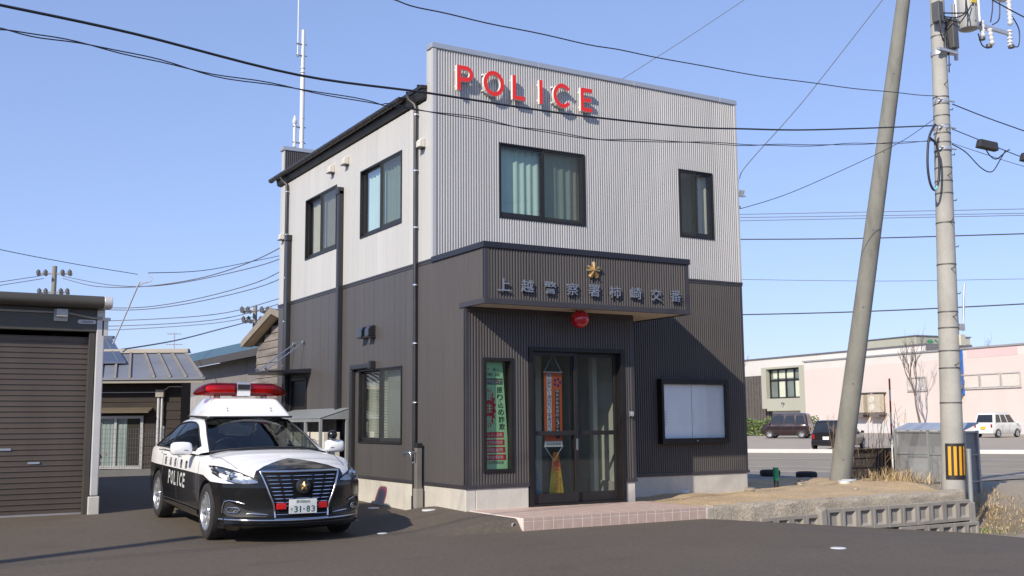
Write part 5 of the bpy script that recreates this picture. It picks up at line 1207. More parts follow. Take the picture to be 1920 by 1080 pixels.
cable([[12.73,13.53,12.07],[13.6,12.91,12.73],[15.2,11.79,13.94],[16.73,10.71,15.15],[17.53,10.15,15.77]],0.01,'faint bare wire slanting up from behind the parapet',m_wirg)
cable([[-5.82,7.99,4.88],[-5.21,8.7,4.83],[-3.55,10.62,4.91],[-1.82,12.63,5.04]],0.008,'wire running over the garage to the hooked roof mast',m_wire,grp='far cables over the shed roofs')
cable([[-1.6,12.49,5.07],[0.4,15.15,5.6],[2.91,18.51,6.51],[5.51,21.98,7.49]],0.01,'wire from the hooked roof mast towards the police building',m_wire,grp='far cables over the shed roofs')
cable([[0.65,44.56,8.95],[1.68,40.7,8.15],[2.97,35.8,7.66],[4.33,30.68,7.54],[5.39,26.68,7.83],[6.14,23.83,8.35]],0.02,'sagging far cable from the far pole behind the garage, rising most steeply',m_wirg,grp='far cables over the shed roofs')
cable([[0.65,44.55,9.06],[2.2,38.73,8.0],[3.63,33.41,7.52],[5.41,26.73,7.56],[6.17,23.89,7.85]],0.018,'sagging far cable just beside the steepest one from the far pole behind the garage',m_wirg,grp='far cables over the shed roofs')
cable([[-1.24,40.07,7.27],[1.52,35.22,6.55],[3.5,31.73,6.52],[5.74,27.78,7.06],[6.85,25.83,7.8]],0.018,'upper of a close far pair passing above the ridged shed roof',m_wirg,grp='far cables over the shed roofs')
cable([[-1.24,40.08,7.19],[1.52,35.24,6.46],[3.51,31.76,6.41],[5.76,27.82,6.85],[6.87,25.88,7.42]],0.018,'lower of a close far pair passing above the ridged shed roof',m_wirg,grp='far cables over the shed roofs')
cable([[-0.61,45.62,6.81],[2.07,40.43,6.43],[5.59,33.6,6.28],[7.45,30.01,6.73],[8.11,28.72,6.97]],0.018,'far cable, highest of the low trio over the shed roof',m_wirg,grp='far cables over the shed roofs')
cable([[-0.59,45.64,6.57],[2.08,40.46,6.17],[5.61,33.63,6.04],[7.46,30.04,6.5],[8.13,28.75,6.72]],0.018,'far cable, middle one of the low trio over the shed roof',m_wirg,grp='far cables over the shed roofs')
cable([[-0.23,48.93,6.68],[2.99,45.83,6.44],[7.2,41.76,6.58],[9.28,39.75,6.89]],0.018,'far cable of the low trio that ends at the far small pole',m_wirg,grp='far cables over the shed roofs')
cable([[-0.99,19.37,3.62],[1.97,24.87,4.39],[5.49,31.4,5.49],[8.41,36.83,6.41]],0.024,'far thick pale cable rising from the shed roof to the far small pole',m_wirg,grp='far cables over the shed roofs')
cable([[-4.19,35.98,7.13],[-3.23,38.17,7.69],[-0.62,44.13,8.92],[-0.22,45.04,9.15]],0.016,'upper of two short far cables over the garage roof',m_wirg,grp='far cables over the shed roofs')
cable([[-4.18,36.0,6.95],[-3.22,38.19,7.53],[-0.61,44.14,8.76],[-0.21,45.07,8.95]],0.016,'lower of two short far cables over the garage roof',m_wirg,grp='far cables over the shed roofs')
# splice boxes hanging on the right-hand messenger wire
for (x, y, z), lab in (((11.12,-1.68,6.62),'black splice box on the cable closest to the utility pole'),((12.1,-1.93,6.42),'black splice box farther from the utility pole, after the slack jumper')):
    b = MB(); d = Vector((.97,-.24,-.12)).normalized(); s_ = d.cross(Vector((0,0,1))).normalized(); u_ = s_.cross(d); c = Vector((x,y,z)); q = lambda a, e, g: c+d*a+s_*e+u_*g
    b.hexa([q(-.23,-.07,-.085),q(.23,-.07,-.085),q(.23,.07,-.085),q(-.23,.07,-.085),q(-.2,-.06,.085),q(.2,-.06,.085),q(.2,.06,.085),q(-.2,.06,.085)]); o = b.build('splice_box', M('box_black', (.035,.034,.036), .55), None, bevel=.02, org=(x,y,z)); tag(o, lab, 'splice box')
# ---------------------------------------------------------------- things along the verge
cg = thing('storage_cage', 'grey mesh storage cage with a pale sloping roof beside the utility pole', 'storage cage', (12.45,.7,0))
m_mesh = screen('wire_mesh', (.45,.46,.47), .4); m_cgd = M('cage_sheet', (.24,.245,.255), .5, .2); m_cgr = M('cage_roof', (.36,.4,.45), .4, .2)
zc = .02; X0, X1, Y0, Y1 = 12.0, 12.42, -.12, 1.60
b = MB()
for x, y in ((X0,Y0),(X0,.75),(X0,Y1),(X1,Y0),(X1,Y1)): b.box(x-.025,x+.025,y-.025,y+.025,zc-.5,zc+1.1)
for z in (.06,.6,1.06): b.box(X0-.02,X0+.02,Y0+.026,Y1-.026,zc+z,zc+z+.03); b.box(X0+.026,X1-.026,Y0-.02,Y0+.02,zc+z,zc+z+.03)
b.build('frame', m_gal, cg)
b = MB(); b.add([(X0+.005,Y0,zc+.08),(X0+.005,Y1,zc+.08),(X0+.005,Y1,zc+1.08),(X0+.005,Y0,zc+1.08)], [(0,1,2,3)]); b.build('mesh_panel', m_mesh, cg)
b = MB(); b.box(X0+.03,X1-.03,Y0+.021,Y0+.035,zc-.3,zc+1.06); b.box(X1-.02,X1,Y0+.04,Y1,zc+.05,zc+1.08); b.box(X0+.05,X1-.03,Y1-.035,Y1-.02,zc+.09,zc+1.08); b.build('end_sheet', m_cgd, cg)
b = MB(); b.hexa([(X0-.04,Y0-.03,zc+1.1),(X1+.03,Y0-.03,zc+1.24),(X1+.03,Y1+.0,zc+1.24),(X0-.04,Y1+.0,zc+1.1),(X0-.04,Y0-.03,zc+1.125),(X1+.03,Y0-.03,zc+1.265),(X1+.03,Y1+.0,zc+1.265),(X0-.04,Y1+.0,zc+1.125)]); b.build('roof', m_cgr, cg, bevel=.004)
b = MB(); b.box(12.08,12.36,.1,.6,.05,.5); b.box(12.1,12.36,.8,1.4,.05,.62); o = b.build('stored_sack', M('sack_grey', (.3,.32,.34), .8, var=.3, scale=5), None, bevel=.06); tag(o, 'pale bundles stored inside the mesh cage', 'bundle')
bf = thing('board_fence', 'low fence of dark weathered boards behind the leaning pole', 'fence', (12.0,2.3,0)); m_board_ = M('weathered_board', (.075,.06,.05), .85, var=.35, scale=3, stretch=(.4,1,4), bump=.5, bscale=30)
b = MB()
for k in range(5): 
    z = -.3+k*.205; b.hexa([(11.0,2.27,z),(12.95,2.17,z),(12.95,2.21,z),(11.0,2.31,z),(11.0,2.30,z+.2035),(12.95,2.20,z+.2035),(12.95,2.225,z+.2035),(11.0,2.325,z+.2035)])
b.build('board', m_board_, bf, bevel=.006)
b = MB()
for x in (11.05,12.0,12.9): b.box(x-.05,x+.05,2.335-.05*(x-11),2.42-.05*(x-11),-.2,.72)
b.hexa([(11.3,2.2,.70),(13.1,2.1,.70),(13.1,2.5,.66),(11.3,2.6,.66),(11.3,2.2,.73),(13.1,2.1,.73),(13.1,2.5,.69),(11.3,2.6,.69)]); b.build('rail', m_board_, bf, bevel=.006)
b = MB(); b.cyl((12.55,2.0,.2),(12.57,2.0,.74),.055,.05,n=12); o = b.build('stake', M('stake_grey', (.3,.27,.22), .9, var=.2), None, smooth=40); tag(o, 'short grey wooden stake leaning on the dark board fence', 'stake')
sn = thing('snow_pole', 'thin red and white striped snow marker pole between the board fence and the storage cage', 'marker pole', (12.02,1.72,0)); b = MB()
for k in range(9): b.cyl((12.02+.004*k,1.72,.05+k*.245),(12.024+.004*k,1.72,.05+(k+1)*.245),.02,n=10,mi=1 if k in (4,6,8) else 0)
b.build('rod', [m_wp, M('marker_red', (.6,.06,.05), .5)], sn, smooth=40); b = MB(); b.cyl((12.02,1.72,-.1),(12.02,1.72,.1),.11,.09,n=14); b.cyl((12.02,1.72,.85),(12.02,1.72,.95),.035,n=10); b.build('foot', m_kerb, sn, smooth=40)
b = MB(); b.cyl((10.06,-1.62,-.7),(10.08,-1.62,.80),.04,n=14); b.cyl((10.08,-1.62,.78),(10.08,-1.62,.82),.045,n=14); o = b.build('steel_post', m_gal, None, smooth=40); tag(o, 'short grey steel post between the utility pole and the cage corner', 'post')
b = MB(); z = gz(7.24,.38); b.cyl((7.24,.38,z-.1),(7.24,.38,z+.125),.046,n=16,mi=1); b.cyl((7.24,.38,z+.125),(7.24,.38,z+.36),.05,n=16); b.box(7.2,7.22,.325,.335,z+.2,z+.24,0); o = b.build('marker_post', [M('post_green', (.02,.3,.13), .45), m_blackp], None, smooth=40, org=(7.24,.38,z)); tag(o, 'short green marker post with a black foot in the gravel', 'post')
for x, y, lab in ((15.63,9.2,'black tyre lying on the gravel nearer the police building'),(15.6,7.73,'black tyre lying on the gravel close to the leaning pole')):
    b = MB(); z = hz(x, y)+.01; b.lathe([(.17,.0),(.25,.0),(.29,.03),(.3,.09),(.29,.15),(.25,.18),(.17,.18),(.16,.09),(.17,0)], (x,y,z), (0,0,1), 24); o = b.build('tyre', m_rub, None, smooth=40, org=(x,y,z)); tag(o, lab, 'tyre', 'tyres lying on the gravel')
b = MB()
for x, y, s in ((5.9,-.35,.09),(5.98,-.3,.06),(8.1,.6,.05),(8.25,.8,.07),(9.0,1.5,.05),(8.9,-.6,.06),(7.9,-.9,.05)):
    rbox(b, x, y, gz(x, y)+s*.3, s, s*.8, s*.45, 0, 4)
rg = random.Random(21)
for _ in range(420):
    x, y = rg.uniform(3.3, 10.4), rg.uniform(-2.2, 2.6); s = rg.uniform(.006, .02); c = Vector((x, y, gz(x, y)+s*.3)); a = rg.uniform(0, 6.28); d1 = Vector((cos(a), sin(a), 0))*s; d2 = Vector((-sin(a), cos(a), 0))*s*.7; u = Vector((0,0,s*.7))
    b.add([c-d1, c+d2, c+d1, c-d2, c+u], [(0,1,4),(1,2,4),(2,3,4),(3,0,4)])
o = b.build('loose_stone', M('pale_stone', (.4,.335,.25), .9, var=.2, scale=9), None, smooth=30); tag(o, 'scattered pale stones lying on the tan gravel', 'stones', kind='stuff')
bx = thing('valve_box', 'small blue lidded box on the ground behind the building corner', 'box', (8.1,4.4,0)); b = MB(); b.box(7.6,8.6,4.2,4.7,-.0,.1); b.build('lid', M('lid_blue', (.1,.16,.3), .5), bx, bevel=.01); b = MB(); b.box(7.65,8.55,4.25,4.65,-.4,-.001); b.build('base', m_blackp, bx)
# dry weeds and grass: nobody could count the blades
def blades(name, pts, cols, lab, cat, hmin, hmax, n, spread, wd=.006):
    b = MB(); rg = random.Random(len(name)+n)
    for _ in range(n):
        cx, cy, sp_, hm = rg.choice(pts); x = rg.gauss(cx, sp_); y = rg.gauss(cy, sp_); z = hz(x, y)+.005; h_ = rg.uniform(hmin, hmax)*hm; a = rg.uniform(0, 2*pi); ln = rg.uniform(.1, spread)*h_; w_ = wd*rg.uniform(.6,1.4)
        d = Vector((cos(a), sin(a), 0)); s_ = Vector((-sin(a), cos(a), 0)); p0 = Vector((x,y,z)); p1 = p0+d*ln*.35+Vector((0,0,h_*.65)); p2 = p0+d*ln+Vector((0,0,h_*rg.uniform(.75,1)))
        b.add([p0-s_*w_,p0+s_*w_,p1+s_*w_*.8,p1-s_*w_*.8,p2], [(0,1,2,3),(3,2,4)], rg.randrange(len(cols)))
    o = b.build(name, cols, None); return tag(o, lab, cat, kind='stuff')
m_straw = [M('straw_a', (.45,.33,.17), .9), M('straw_b', (.3,.2,.11), .9), M('straw_c', (.55,.43,.25), .9)]; m_green = [M('blade_green_a', (.06,.13,.02), .7), M('blade_green_b', (.1,.17,.035), .7)]
blades('dry_grass', [(11.2,.75,.3,.7),(11.5,1.15,.25,.9),(12.3,1.9,.25,1),(11.6,-.75,.3,.3),(12.2,-.55,.35,.3),(12.7,-.45,.3,.25),(11.2,-.9,.25,.3),(10.6,-1.6,.4,.18),(11.2,-1.3,.4,.18),(10.7,.9,.25,.7)], m_straw, 'dry straw-coloured grass around the pole feet', 'dry grass', .1, .45, 1500, 1.5)
blades('green_grass', [(9.3,-2.35,.15,.9),(9.7,-2.1,.18,.8),(10.1,-1.95,.2,.7),(10.9,-1.75,.2,.5),(9.0,-2.6,.06,.8)], m_green+m_straw[2:], 'thin green grass on the verge at the wall end', 'grass', .04, .12, 420, 1.0, .005)
b = MB(); rg = random.Random(4)
for k in range(46):
    x, y = rg.choice(((11.4,1.75),(11.9,1.9),(12.3,1.85),(10.7,1.9),(12.5,1.6))); x += rg.gauss(0,.2); y += rg.gauss(0,.12); h_ = rg.uniform(.5,1.75); p = Vector((x,y,hz(x,y))); a = rg.uniform(0,6.28); d = Vector((cos(a),sin(a),0))*.12
    pts = [p, p+d*.4*h_+Vector((0,0,h_*.5)), p+d*h_+Vector((0,0,h_))]; b.tube(pts, [.006,.005,.003], 4)
    for q in range(3): t = rg.uniform(.4,.9); c = pts[0].lerp(pts[2], t); a2 = rg.uniform(0,6.28); b.tube([c, c+Vector((cos(a2)*.14,sin(a2)*.14,.16))], .003, 3)
o = b.build('dead_weed_stems', m_straw[1], None); tag(o, 'tall dead weed stems in front of the dark board fence', 'weeds', kind='stuff')
# ---------------------------------------------------------------- other cars
def wagon(name, lab, Lc, Wc, Hc, paint, loc, heading, hood=.62, belt=.95, rake=.35, tail=.12, plate=None, rear_round=.0, glassm=None):
    t = thing(name, lab, 'car'); hl = Lc/2; hw_ = Wc/2; yb = hl-hood; yt = yb-rake*1.15
    top = [(-hl,Hc-.18),(-hl+.1,Hc-.06),(-hl+.45,Hc),(0,Hc),(yt-.05,Hc-.02),(yt+.05,Hc-.06)]
    b = MB(); rows = []
    def hood_z(y): return lerp(belt+.03, belt-.16, sst(yb, hl, y))
    for y in [-hl,-hl+.04,-hl+.12,-hl+.3,-hl+.6]+frange(-hl+.9,yb,.25)+frange(yb+.1,hl-.06,.12)+[hl-.03,hl]:
        e = 1-.10*sst(hl-.35,hl,abs(y))**2; zb = .22+.06*sst(hl-.5,hl,abs(y)); zt = belt if y < yb else hood_z(y); drop = .12*sst(hl-.12,hl,y)
        w_ = hw_*e
        h = [(0,zb),(.9*w_,zb),(w_*.985,zb+.12),(w_,.55),(w_,zt-.18-drop),(w_*.985,zt-.05-drop),(w_*.94,zt-drop),(.5*w_,zt+.02-drop),(0,zt+.03-drop)]
        rows.append([(x, y, z) for x, z in h]+[(-x, y, z) for x, z in h[-2:0:-1]])
    b.grid(rows, close=True); n = len(rows[0])
    b.add(rows[0], [tuple(range(n))]); b.add(rows[-1], [tuple(range(n))])
    bd = b.build('body', paint, t, smooth=40)
    # greenhouse: base ring at the belt, top ring at the roof
    sb, sr = hw_*.97, hw_*.83; rt_ = -hl+tail*.5+.03; rr_ = -hl+tail+.14
    base = [(sb,yb+.02),(sb,rt_),(-sb,rt_),(-sb,yb+.02)]; roof = [(sr,yt),(sr,rr_),(-sr,rr_),(-sr,yt)]
    zr = Hc-.10; g = MB()
    lv = [[(x,y,belt-.06) for x, y in base],[(x,y,zr) for x, y in roof],[(x*.93,y+(-.08 if y > 0 else .08),Hc-.03) for x, y in roof],[(x*.6,y+(-.3 if y > 0 else .3),Hc) for x, y in roof]]
    g.grid(lv, close=True); g.add(lv[-1], [(0,1,2,3)]); gh = g.build('cabin_shell', paint, t, bevel=.06, smooth=50)
    gm = glassm or m_dkglass
    def P(side, s, q):      # side: R, L, F, B; s along, q up
        k = {'R':(0,1),'B':(1,2),'L':(2,3),'F':(3,0)}[side]; a0, a1 = Vector(lv[0][k[0]]), Vector(lv[0][k[1]]); c0, c1 = Vector(lv[1][k[0]]), Vector(lv[1][k[1]])
        p = (a0.lerp(a1, s)).lerp(c0.lerp(c1, s), q); nn = (a1-a0).cross(c0-a0).normalized(); ctr = Vector((0,0,1.2))
        if nn.dot(p-ctr) < 0: nn = -nn
        return p+nn*.006
    for side, spans in (('R',((.06,.36),(.40,.66),(.70,.93))),('L',((.07,.30),(.34,.60),(.64,.94))),('F',((.06,.94),)),('B',((.08,.92),))):
        for s0, s1 in spans:
            w_ = MB(); w_.add([P(side,s0,.16),P(side,s1,.16),P(side,s1-.01,.92),P(side,s0+.01,.92)], [(0,1,2,3)]); w_.build('window', gm, gh)
    for sx in (1, -1):
        for y in (hl-.62, -hl+.52):
            o = Vector((sx*(hw_-.075),y,.285)); ax = Vector((sx,0,0)); w_ = MB(); w_.lathe([(.17,-.07),(.27,-.075),(.285,-.05),(.285,.06),(.265,.08),(.19,.085)], o, ax, 28); wl_ = w_.build('wheel', m_rub, t, smooth=40)
            w_ = MB(); w_.lathe([(.19,.08),(.17,.07),(.16,.05),(0,.06)], o, ax, 24)
            for k in range(6): a = 2*pi*k/6; d = Vector((0,cos(a),sin(a))); w_.cyl(o+ax*.065+d*.04, o+ax*.08+d*.165, .025, .02, n=6)
            w_.build('rim', m_alloy, wl_, smooth=40)
            w_ = MB(); w_.lathe([(.0,.079),(.33,.079),(.33,.02)], o-ax*0, ax, 28); 
            # dark wheel housing ring painted proud of the flank
            w_ = MB(); w_.grid([[o+ax*(.0765)+Vector((0,cos(a)*r,sin(a)*r)) for a in [radians(-25+230*k/20) for k in range(21)]] for r in (.29,.325)]); w_.build('wheel_arch', m_blackp, bd)
        w_ = MB(); w_.box(sx*hw_*.70 if sx > 0 else -hw_*.875,hw_*.875 if sx > 0 else -hw_*.70,-hl-.012,-hl+.10,belt-.30,belt-.06); w_.build('tail_light', m_taill, bd, bevel=.02)
        w_ = MB(); w_.hexa([(sx*hw_*.55,hl-.10,belt-.34),(sx*hw_*.94,hl-.24,belt-.30),(sx*hw_*.94,hl-.3,belt-.30),(sx*hw_*.55,hl-.2,belt-.34),(sx*hw_*.55,hl-.05,belt-.22),(sx*hw_*.95,hl-.2,belt-.16),(sx*hw_*.94,hl-.3,belt-.16),(sx*hw_*.55,hl-.2,belt-.22)]); w_.build('headlight', m_silv, bd)
        w_ = MB(); rbox(w_, sx*(hw_+.09), yb-.1, belt+.05, .085, .05, .075, 0, 5); w_.build('wing_mirror', paint, t, smooth=50)
        w_ = MB()
        for y in (yb-.25, yb-1.05): w_.box(sx*hw_-.01 if sx > 0 else -hw_-.012, sx*hw_+.012 if sx > 0 else -hw_+.01, y-.62, y-.48, belt-.12, belt-.095)
        w_.build('door_handle', m_chrome, bd)
        w_ = MB()
        for y in (yb-.12, yb-.95, yb-1.75): w_.box(sx*hw_-.004 if sx > 0 else -hw_-.0025, sx*hw_+.0025 if sx > 0 else -hw_+.004, y-.004, y+.004, .34, belt-.1)
        w_.build('shut_line', m_blackp, bd)
    w_ = MB(); w_.box(-hw_*.93,hw_*.93,-hl-.05,-hl+.02,.27,.52); w_.build('rear_bumper', paint, t, bevel=.04)
    w_ = MB(); w_.box(-.165,.165,-hl-.062,-hl-.0505,.42 if False else .56,.725); w_.build('number_plate', plate or m_plate, bd)
    w_ = MB(); w_.box(-hw_*.8,hw_*.8,hl-.06,hl+.012,.3,.42); w_.build('grille', m_blackp, bd, bevel=.01)
    t.location = loc; t.rotation_euler = (0,0,heading); return t
m_taill = M('dark_tail_lens', (.3,.012,.014), .15, var=.15, scale=18, coat=.5)
m_dkglass = M('dark_window', (.02,.023,.026), .08, var=.1, spec=.8); m_yplate = M('yellow_plate', (.75,.5,.02), .5, var=.02)
m_maroon = M('dark_maroon_paint', (.03,.016,.018), .22, .2, var=.05, coat=.7); m_blk2 = M('black_van_paint', (.016,.015,.017), .22, .1, var=.05, coat=.7); m_pearl = M('pearl_white_paint', (.72,.74,.70), .25, var=.02, coat=.6)
def head(r, f): v = rt*r+Vector((fw.x,fw.y,0))*f; return math.atan2(-v.x, v.y)
wagon('parked_car', 'dark maroon boxy small car by the hedge across the road', 3.4,1.475,1.75,m_maroon,(48.2,41.0,hz(48,41)+.01),radians(30),hood=.55,belt=.98,rake=.3,tail=.06,plate=m_yplate)
wagon('parked_car', 'black people carrier seen half behind the leaning pole', 4.5,1.72,1.58,m_blk2,(37.6,26.6,hz(37.6,26.6)+.01),radians(-64),hood=.95,belt=.9,rake=.75,tail=.42)
wagon('parked_car', 'white small wagon parked in front of the pink wall', 3.4,1.475,1.66,m_pearl,(57.45,30.9,hz(57.5,31)+.01),radians(-86),hood=.62,belt=.95,rake=.5,tail=.2,plate=m_yplate)
# ---------------------------------------------------------------- pink building over the road
az = radians(6); A0 = Vector((73.17,63.3,0)); ta = Vector((sin(az),cos(az),0)); na = Vector((-cos(az),sin(az),0))
FK = lambda u, d, z: tuple(A0+ta*u+na*d+Vector((0,0,z)))
def panel_mat(name, col, ph, pv, dark=.92):
    mt, n, l, p = new_mat(name); tc = n.new('ShaderNodeTexCoord'); sp = n.new('ShaderNodeSeparateXYZ'); l.new(tc.outputs['Object'], sp.inputs[0])
    f = ramp(n, l, noise(n, l, .25, 6, .6), .3, .7); st_ = ramp(n, l, noise(n, l, 1.2, 4, .6, stretch=(1,1,.08)), .5, .8)
    w_ = n.new('ShaderNodeMath'); w_.operation = 'PINGPONG'; w_.inputs[1].default_value = ph/2; l.new(sp.outputs[2], w_.inputs[0]); s1 = ramp(n, l, w_.outputs[0], 0, .012, 1, 0)
    c = mixc(n, l, f, [x*.96 for x in col], [min(1,x*1.03) for x in col]); c = mixc(n, l, st_, c, [x*.94 for x in col]); c = mixc(n, l, s1, c, [x*dark for x in col]); l.new(c, p.inputs['Base Color']); p.inputs['Roughness'].default_value = .7; return mt
m_pink = panel_mat('pale_pink_panel', (.67,.585,.535), .6, 3); m_whitep = panel_mat('white_panel', (.66,.63,.59), .6, 3); m_sage = panel_mat('sage_panel', (.42,.42,.34), 1.2, 3); m_rose = M('rose_panel', (.68,.5,.49), .7, var=.04, scale=.4); m_plin = M('white_plinth', (.62,.6,.59), .7, var=.04, scale=.5)
pk = thing('store_building', 'long pale pink store building across the parking lot', 'building', FK(0,0,0))
b = MB(); b.fb(FK,-58,0,-26,0,1.05,6.35); b.build('wall', m_pink, pk)
b = MB(); b.fb(FK,-58,.0,-25.9,-.002,6.352,7.12); b.build('upper_band', m_whitep, pk); b = MB(); b.fb(FK,-58,-.0,-25.9,-.003,-1,1.048); b.build('plinth', m_plin, pk)
b = MB(); b.fb(FK,-58,.12,-.3,.12,7.122,7.26); b.build('coping', M('grey_coping', (.3,.3,.31), .5), pk)
b = MB(); b.fb(FK,-25.6,-20.6,-.01,.012,6.36,7.08); b.build('rose_panel', m_rose, pk)
b = MB(); b.fb(FK,.01,40,-26,-2.2,-.5,8.0); b.build('white_block', m_whitep, pk); b = MB(); b.fb(FK,-14,40,-8,-2.05,8.002,8.12); b.fb(FK,-14,.0,-8,-2.2,7.0,8.0) ; b.build('roof_edge', M('dark_coping', (.14,.14,.15), .5), pk)
b = MB(); b.fb(FK,-14,-.01,-8.2,-2.19,7.0,7.99); b.build('roof_block', m_whitep, pk)
# entrance block in sage panels
b = MB(); b.fb(FK,.6,1.9,-2.1,-.9,-.5,6.95); b.fb(FK,7.3,8.1,-2.1,-.9,2.55,6.95); b.fb(FK,1.9,7.3,-2.1,-.9,6.75,6.95); b.fb(FK,1.9,7.3,-2.1,-.9,2.3,3.6); eb = b.build('entrance_block', m_sage, pk)
b = MB(); b.fb(FK,1.9,7.3,-1.6,-1.5,3.6,6.75); b.build('glazing', M('store_glass', (.16,.19,.17), .12, var=.25, scale=.6, spec=.8), pk)
b = MB(); b.fb(FK,2.2,3.3,-1.497,-1.49,3.75,5.4); b.fb(FK,4.9,5.9,-1.497,-1.49,3.75,5.4); b.fb(FK,3.3,6.8,-1.497,-1.492,5.75,6.5); b.build('blind', M('pale_blind', (.6,.64,.5), .8, var=.1), pk)
b = MB()
for u in (1.95,3.28,4.6,5.9,7.22): b.fb(FK,u-.07,u+.07,-1.48,-1.38,3.62,6.74)
for z in (3.68,5.55,6.7): b.fb(FK,1.9,7.3,-1.5,-1.37,z-.07,z+.07)
b.build('mullion', m_frame, pk)
b = MB(); b.fb(FK,1.9,8.0,-4,-3.9,-.5,2.29); b.build('entrance_recess', M('recess_brown', (.06,.045,.04), .8), pk); b = MB(); b.fb(FK,8.1,30,-2.19,-1.9,-.5,6.2)
for k in range(40): b.fb(FK,8.2+k*.5,8.4+k*.5,-1.899,-1.8,.2,6.1)
b.build('slatted_wing', M('wing_brown', (.11,.10,.09), .7, var=.2), pk)
b = MB(); b.fb(FK,1.2,1.5,-.89,-.75,1.2,1.9); b.build('door_sign', M('sign_red', (.4,.03,.03), .5), pk); b = MB(); b.tube([FK(4.4,-.9,3.0),FK(4.4,-.6,3.15),FK(4.4,-.5,2.95)],.06,6); b.build('wall_lamp', m_band, pk)
# rooftop sign frame
b = MB(); b.fb(FK,-10.2,-3.4,-12,-5,8.0,9.15); b.fb(FK,-10.2,-9.3,-5.9,-5.0,7.0,7.998); b.fb(FK,-4.2,-3.4,-5.9,-5.0,7.0,7.998); b.fb(FK,-10.2,-9.3,-12,-11.1,7,7.998); b.fb(FK,-9,-4.4,-9.5,-9.4,7,7.99); sg = b.build('rooftop_frame', m_sage, pk)
b = MB(); b.fb(FK,-10.3,-3.3,-12.1,-4.9,9.152,9.25); b.build('frame_coping', M('dark_coping', (.14,.14,.15), .5), sg)
b = MB(); b.fb(FK,-6.6,-5.4,-9.39,-9.3,7.1,7.7); b.fb(FK,-8.6,-7.8,-9.39,-9.2,7.1,7.9); b.build('roof_plant', M('plant_brown', (.16,.11,.09), .8), sg)
b = MB()
for k, ch in enumerate('サンルナ'): text_into(b, ch, lambda x, y, d, k=k: FK(-10.23-d, -6.7-k*.95-x, 8.58+y), .75, .62, .05, bold=.03)
b.build('lettering', M('green_lettering', (.05,.3,.13), .5), sg)
def roof_fan(): pass
b = MB()
for u0, u1 in ((-16.0,-13.9),(-21.7,-19.9),(-23.8,-21.9),(-25.7,-24.0)): b.fb(FK,u0,u1,0,.05,3.9,4.95)
b.build('window', M('boarded_panel', (.66,.6,.54), .6, var=.04), pk)
b = MB()
for u0, u1 in ((-16.0,-13.9),(-21.7,-19.9),(-23.8,-21.9),(-25.7,-24.0)): 
    for q in ((u0-.06,u0+.03,3.85,5.0),(u1-.03,u1+.06,3.85,5.0),(u0,u1,4.92,5.02),(u0-.1,u1+.1,3.76,3.86)): b.fb(FK,q[0],q[1],.051,.13,q[2],q[3])
b.build('window_frame', M('grey_window_frame', (.5,.48,.45), .6), pk)
b = MB(); b.fb(FK,-20.15,-19.75,.02,.12,3.3,7.05); o = b.build('banner_sign', M('banner_blue', (.03,.14,.5), .5, var=.2, scale=2), None); tag(o, 'narrow blue vertical banner on the pink wall by the utility pole', 'banner')
for u, lab in ((-8.3,'wall-hung twin-fan air conditioner nearest the leaning pole'),(-10.35,'wall-hung twin-fan air conditioner farther from the leaning pole')):
    t = thing('air_conditioner', lab, 'air conditioner', FK(u,.5,2.8), 'air conditioners hung on the pink wall'); b = MB(); b.fb(FK,u-.75,u+.75,.25,.85,1.95,3.65); b.build('casing', M('beige_casing', (.5,.44,.35), .6), t, bevel=.03)
    b = MB()
    for z in (2.4,3.15): c = Vector(FK(u+.2,.86,z)); b.lathe([(.33,0),(.31,.03),(.06,.04),(0,.04)], c, na, 16)
    b.build('fan', M('fan_pale', (.62,.58,.5), .5), t, smooth=40); b = MB(); b.fb(FK,u-.85,u+.85,.02,1.0,3.72,3.8); b.fb(FK,u-.8,u-.7,.0,.95,1.75,1.9); b.fb(FK,u+.7,u+.8,.0,.95,1.75,1.9); b.fb(FK,u-.6,u+.6,.1,.8,1.55,1.9); b.build('bracket', M('bracket_dark', (.15,.13,.12), .6), t)
hd_ = MB(); rg = random.Random(9)
m_leaf = [M('hedge_leaf_a', (.12,.17,.03), .6), M('hedge_leaf_b', (.2,.26,.05), .6), M('hedge_leaf_c', (.06,.1,.025), .6)]
hc = Vector((55.5,50.5,0))
for _ in range(4200):
    a, d, z = rg.uniform(-5,4), rg.uniform(-.8,.8), rg.uniform(0,1.5); 
    if abs(d) < .55 and z < 1.25: d = .75*(1 if d > 0 else -1)
    c = hc+rt*a+Vector((fw.x,fw.y,0))*d+Vector((0,0,z+.2*sin(a*2))); v1 = Vector((rg.gauss(0,1),rg.gauss(0,1),rg.gauss(0,1))).normalized()*.11; v2 = v1.orthogonal().normalized()*.08
    hd_.add([c-v1,c+v2,c+v1,c-v2], [(0,1,2,3)], rg.randrange(3))
o = hd_.build('hedge', m_leaf, None); tag(o, 'clipped yellow-green hedge behind the maroon car', 'hedge')
hc2 = hc+rt*(-4.6)+Vector((2,3,0)); b = MB(); b.box(hc2.x-1.2,hc2.x+1.2,hc2.y-1,hc2.y+1,-.3,2.2); sh = thing('garden_shed', 'small white shed with a pitched roof behind the hedge', 'shed', tuple(hc2)); b.build('wall', m_plin, sh)
b = MB(); b.prism([(-1.5,2.2),(1.5,2.2),(1.5,2.35),(0,2.95),(-1.5,2.35)], lambda u, z: (hc2.x+u,hc2.y-1.3,z), lambda u, z: (hc2.x+u,hc2.y+1.3,z)); b.build('roof', m_plin, sh)
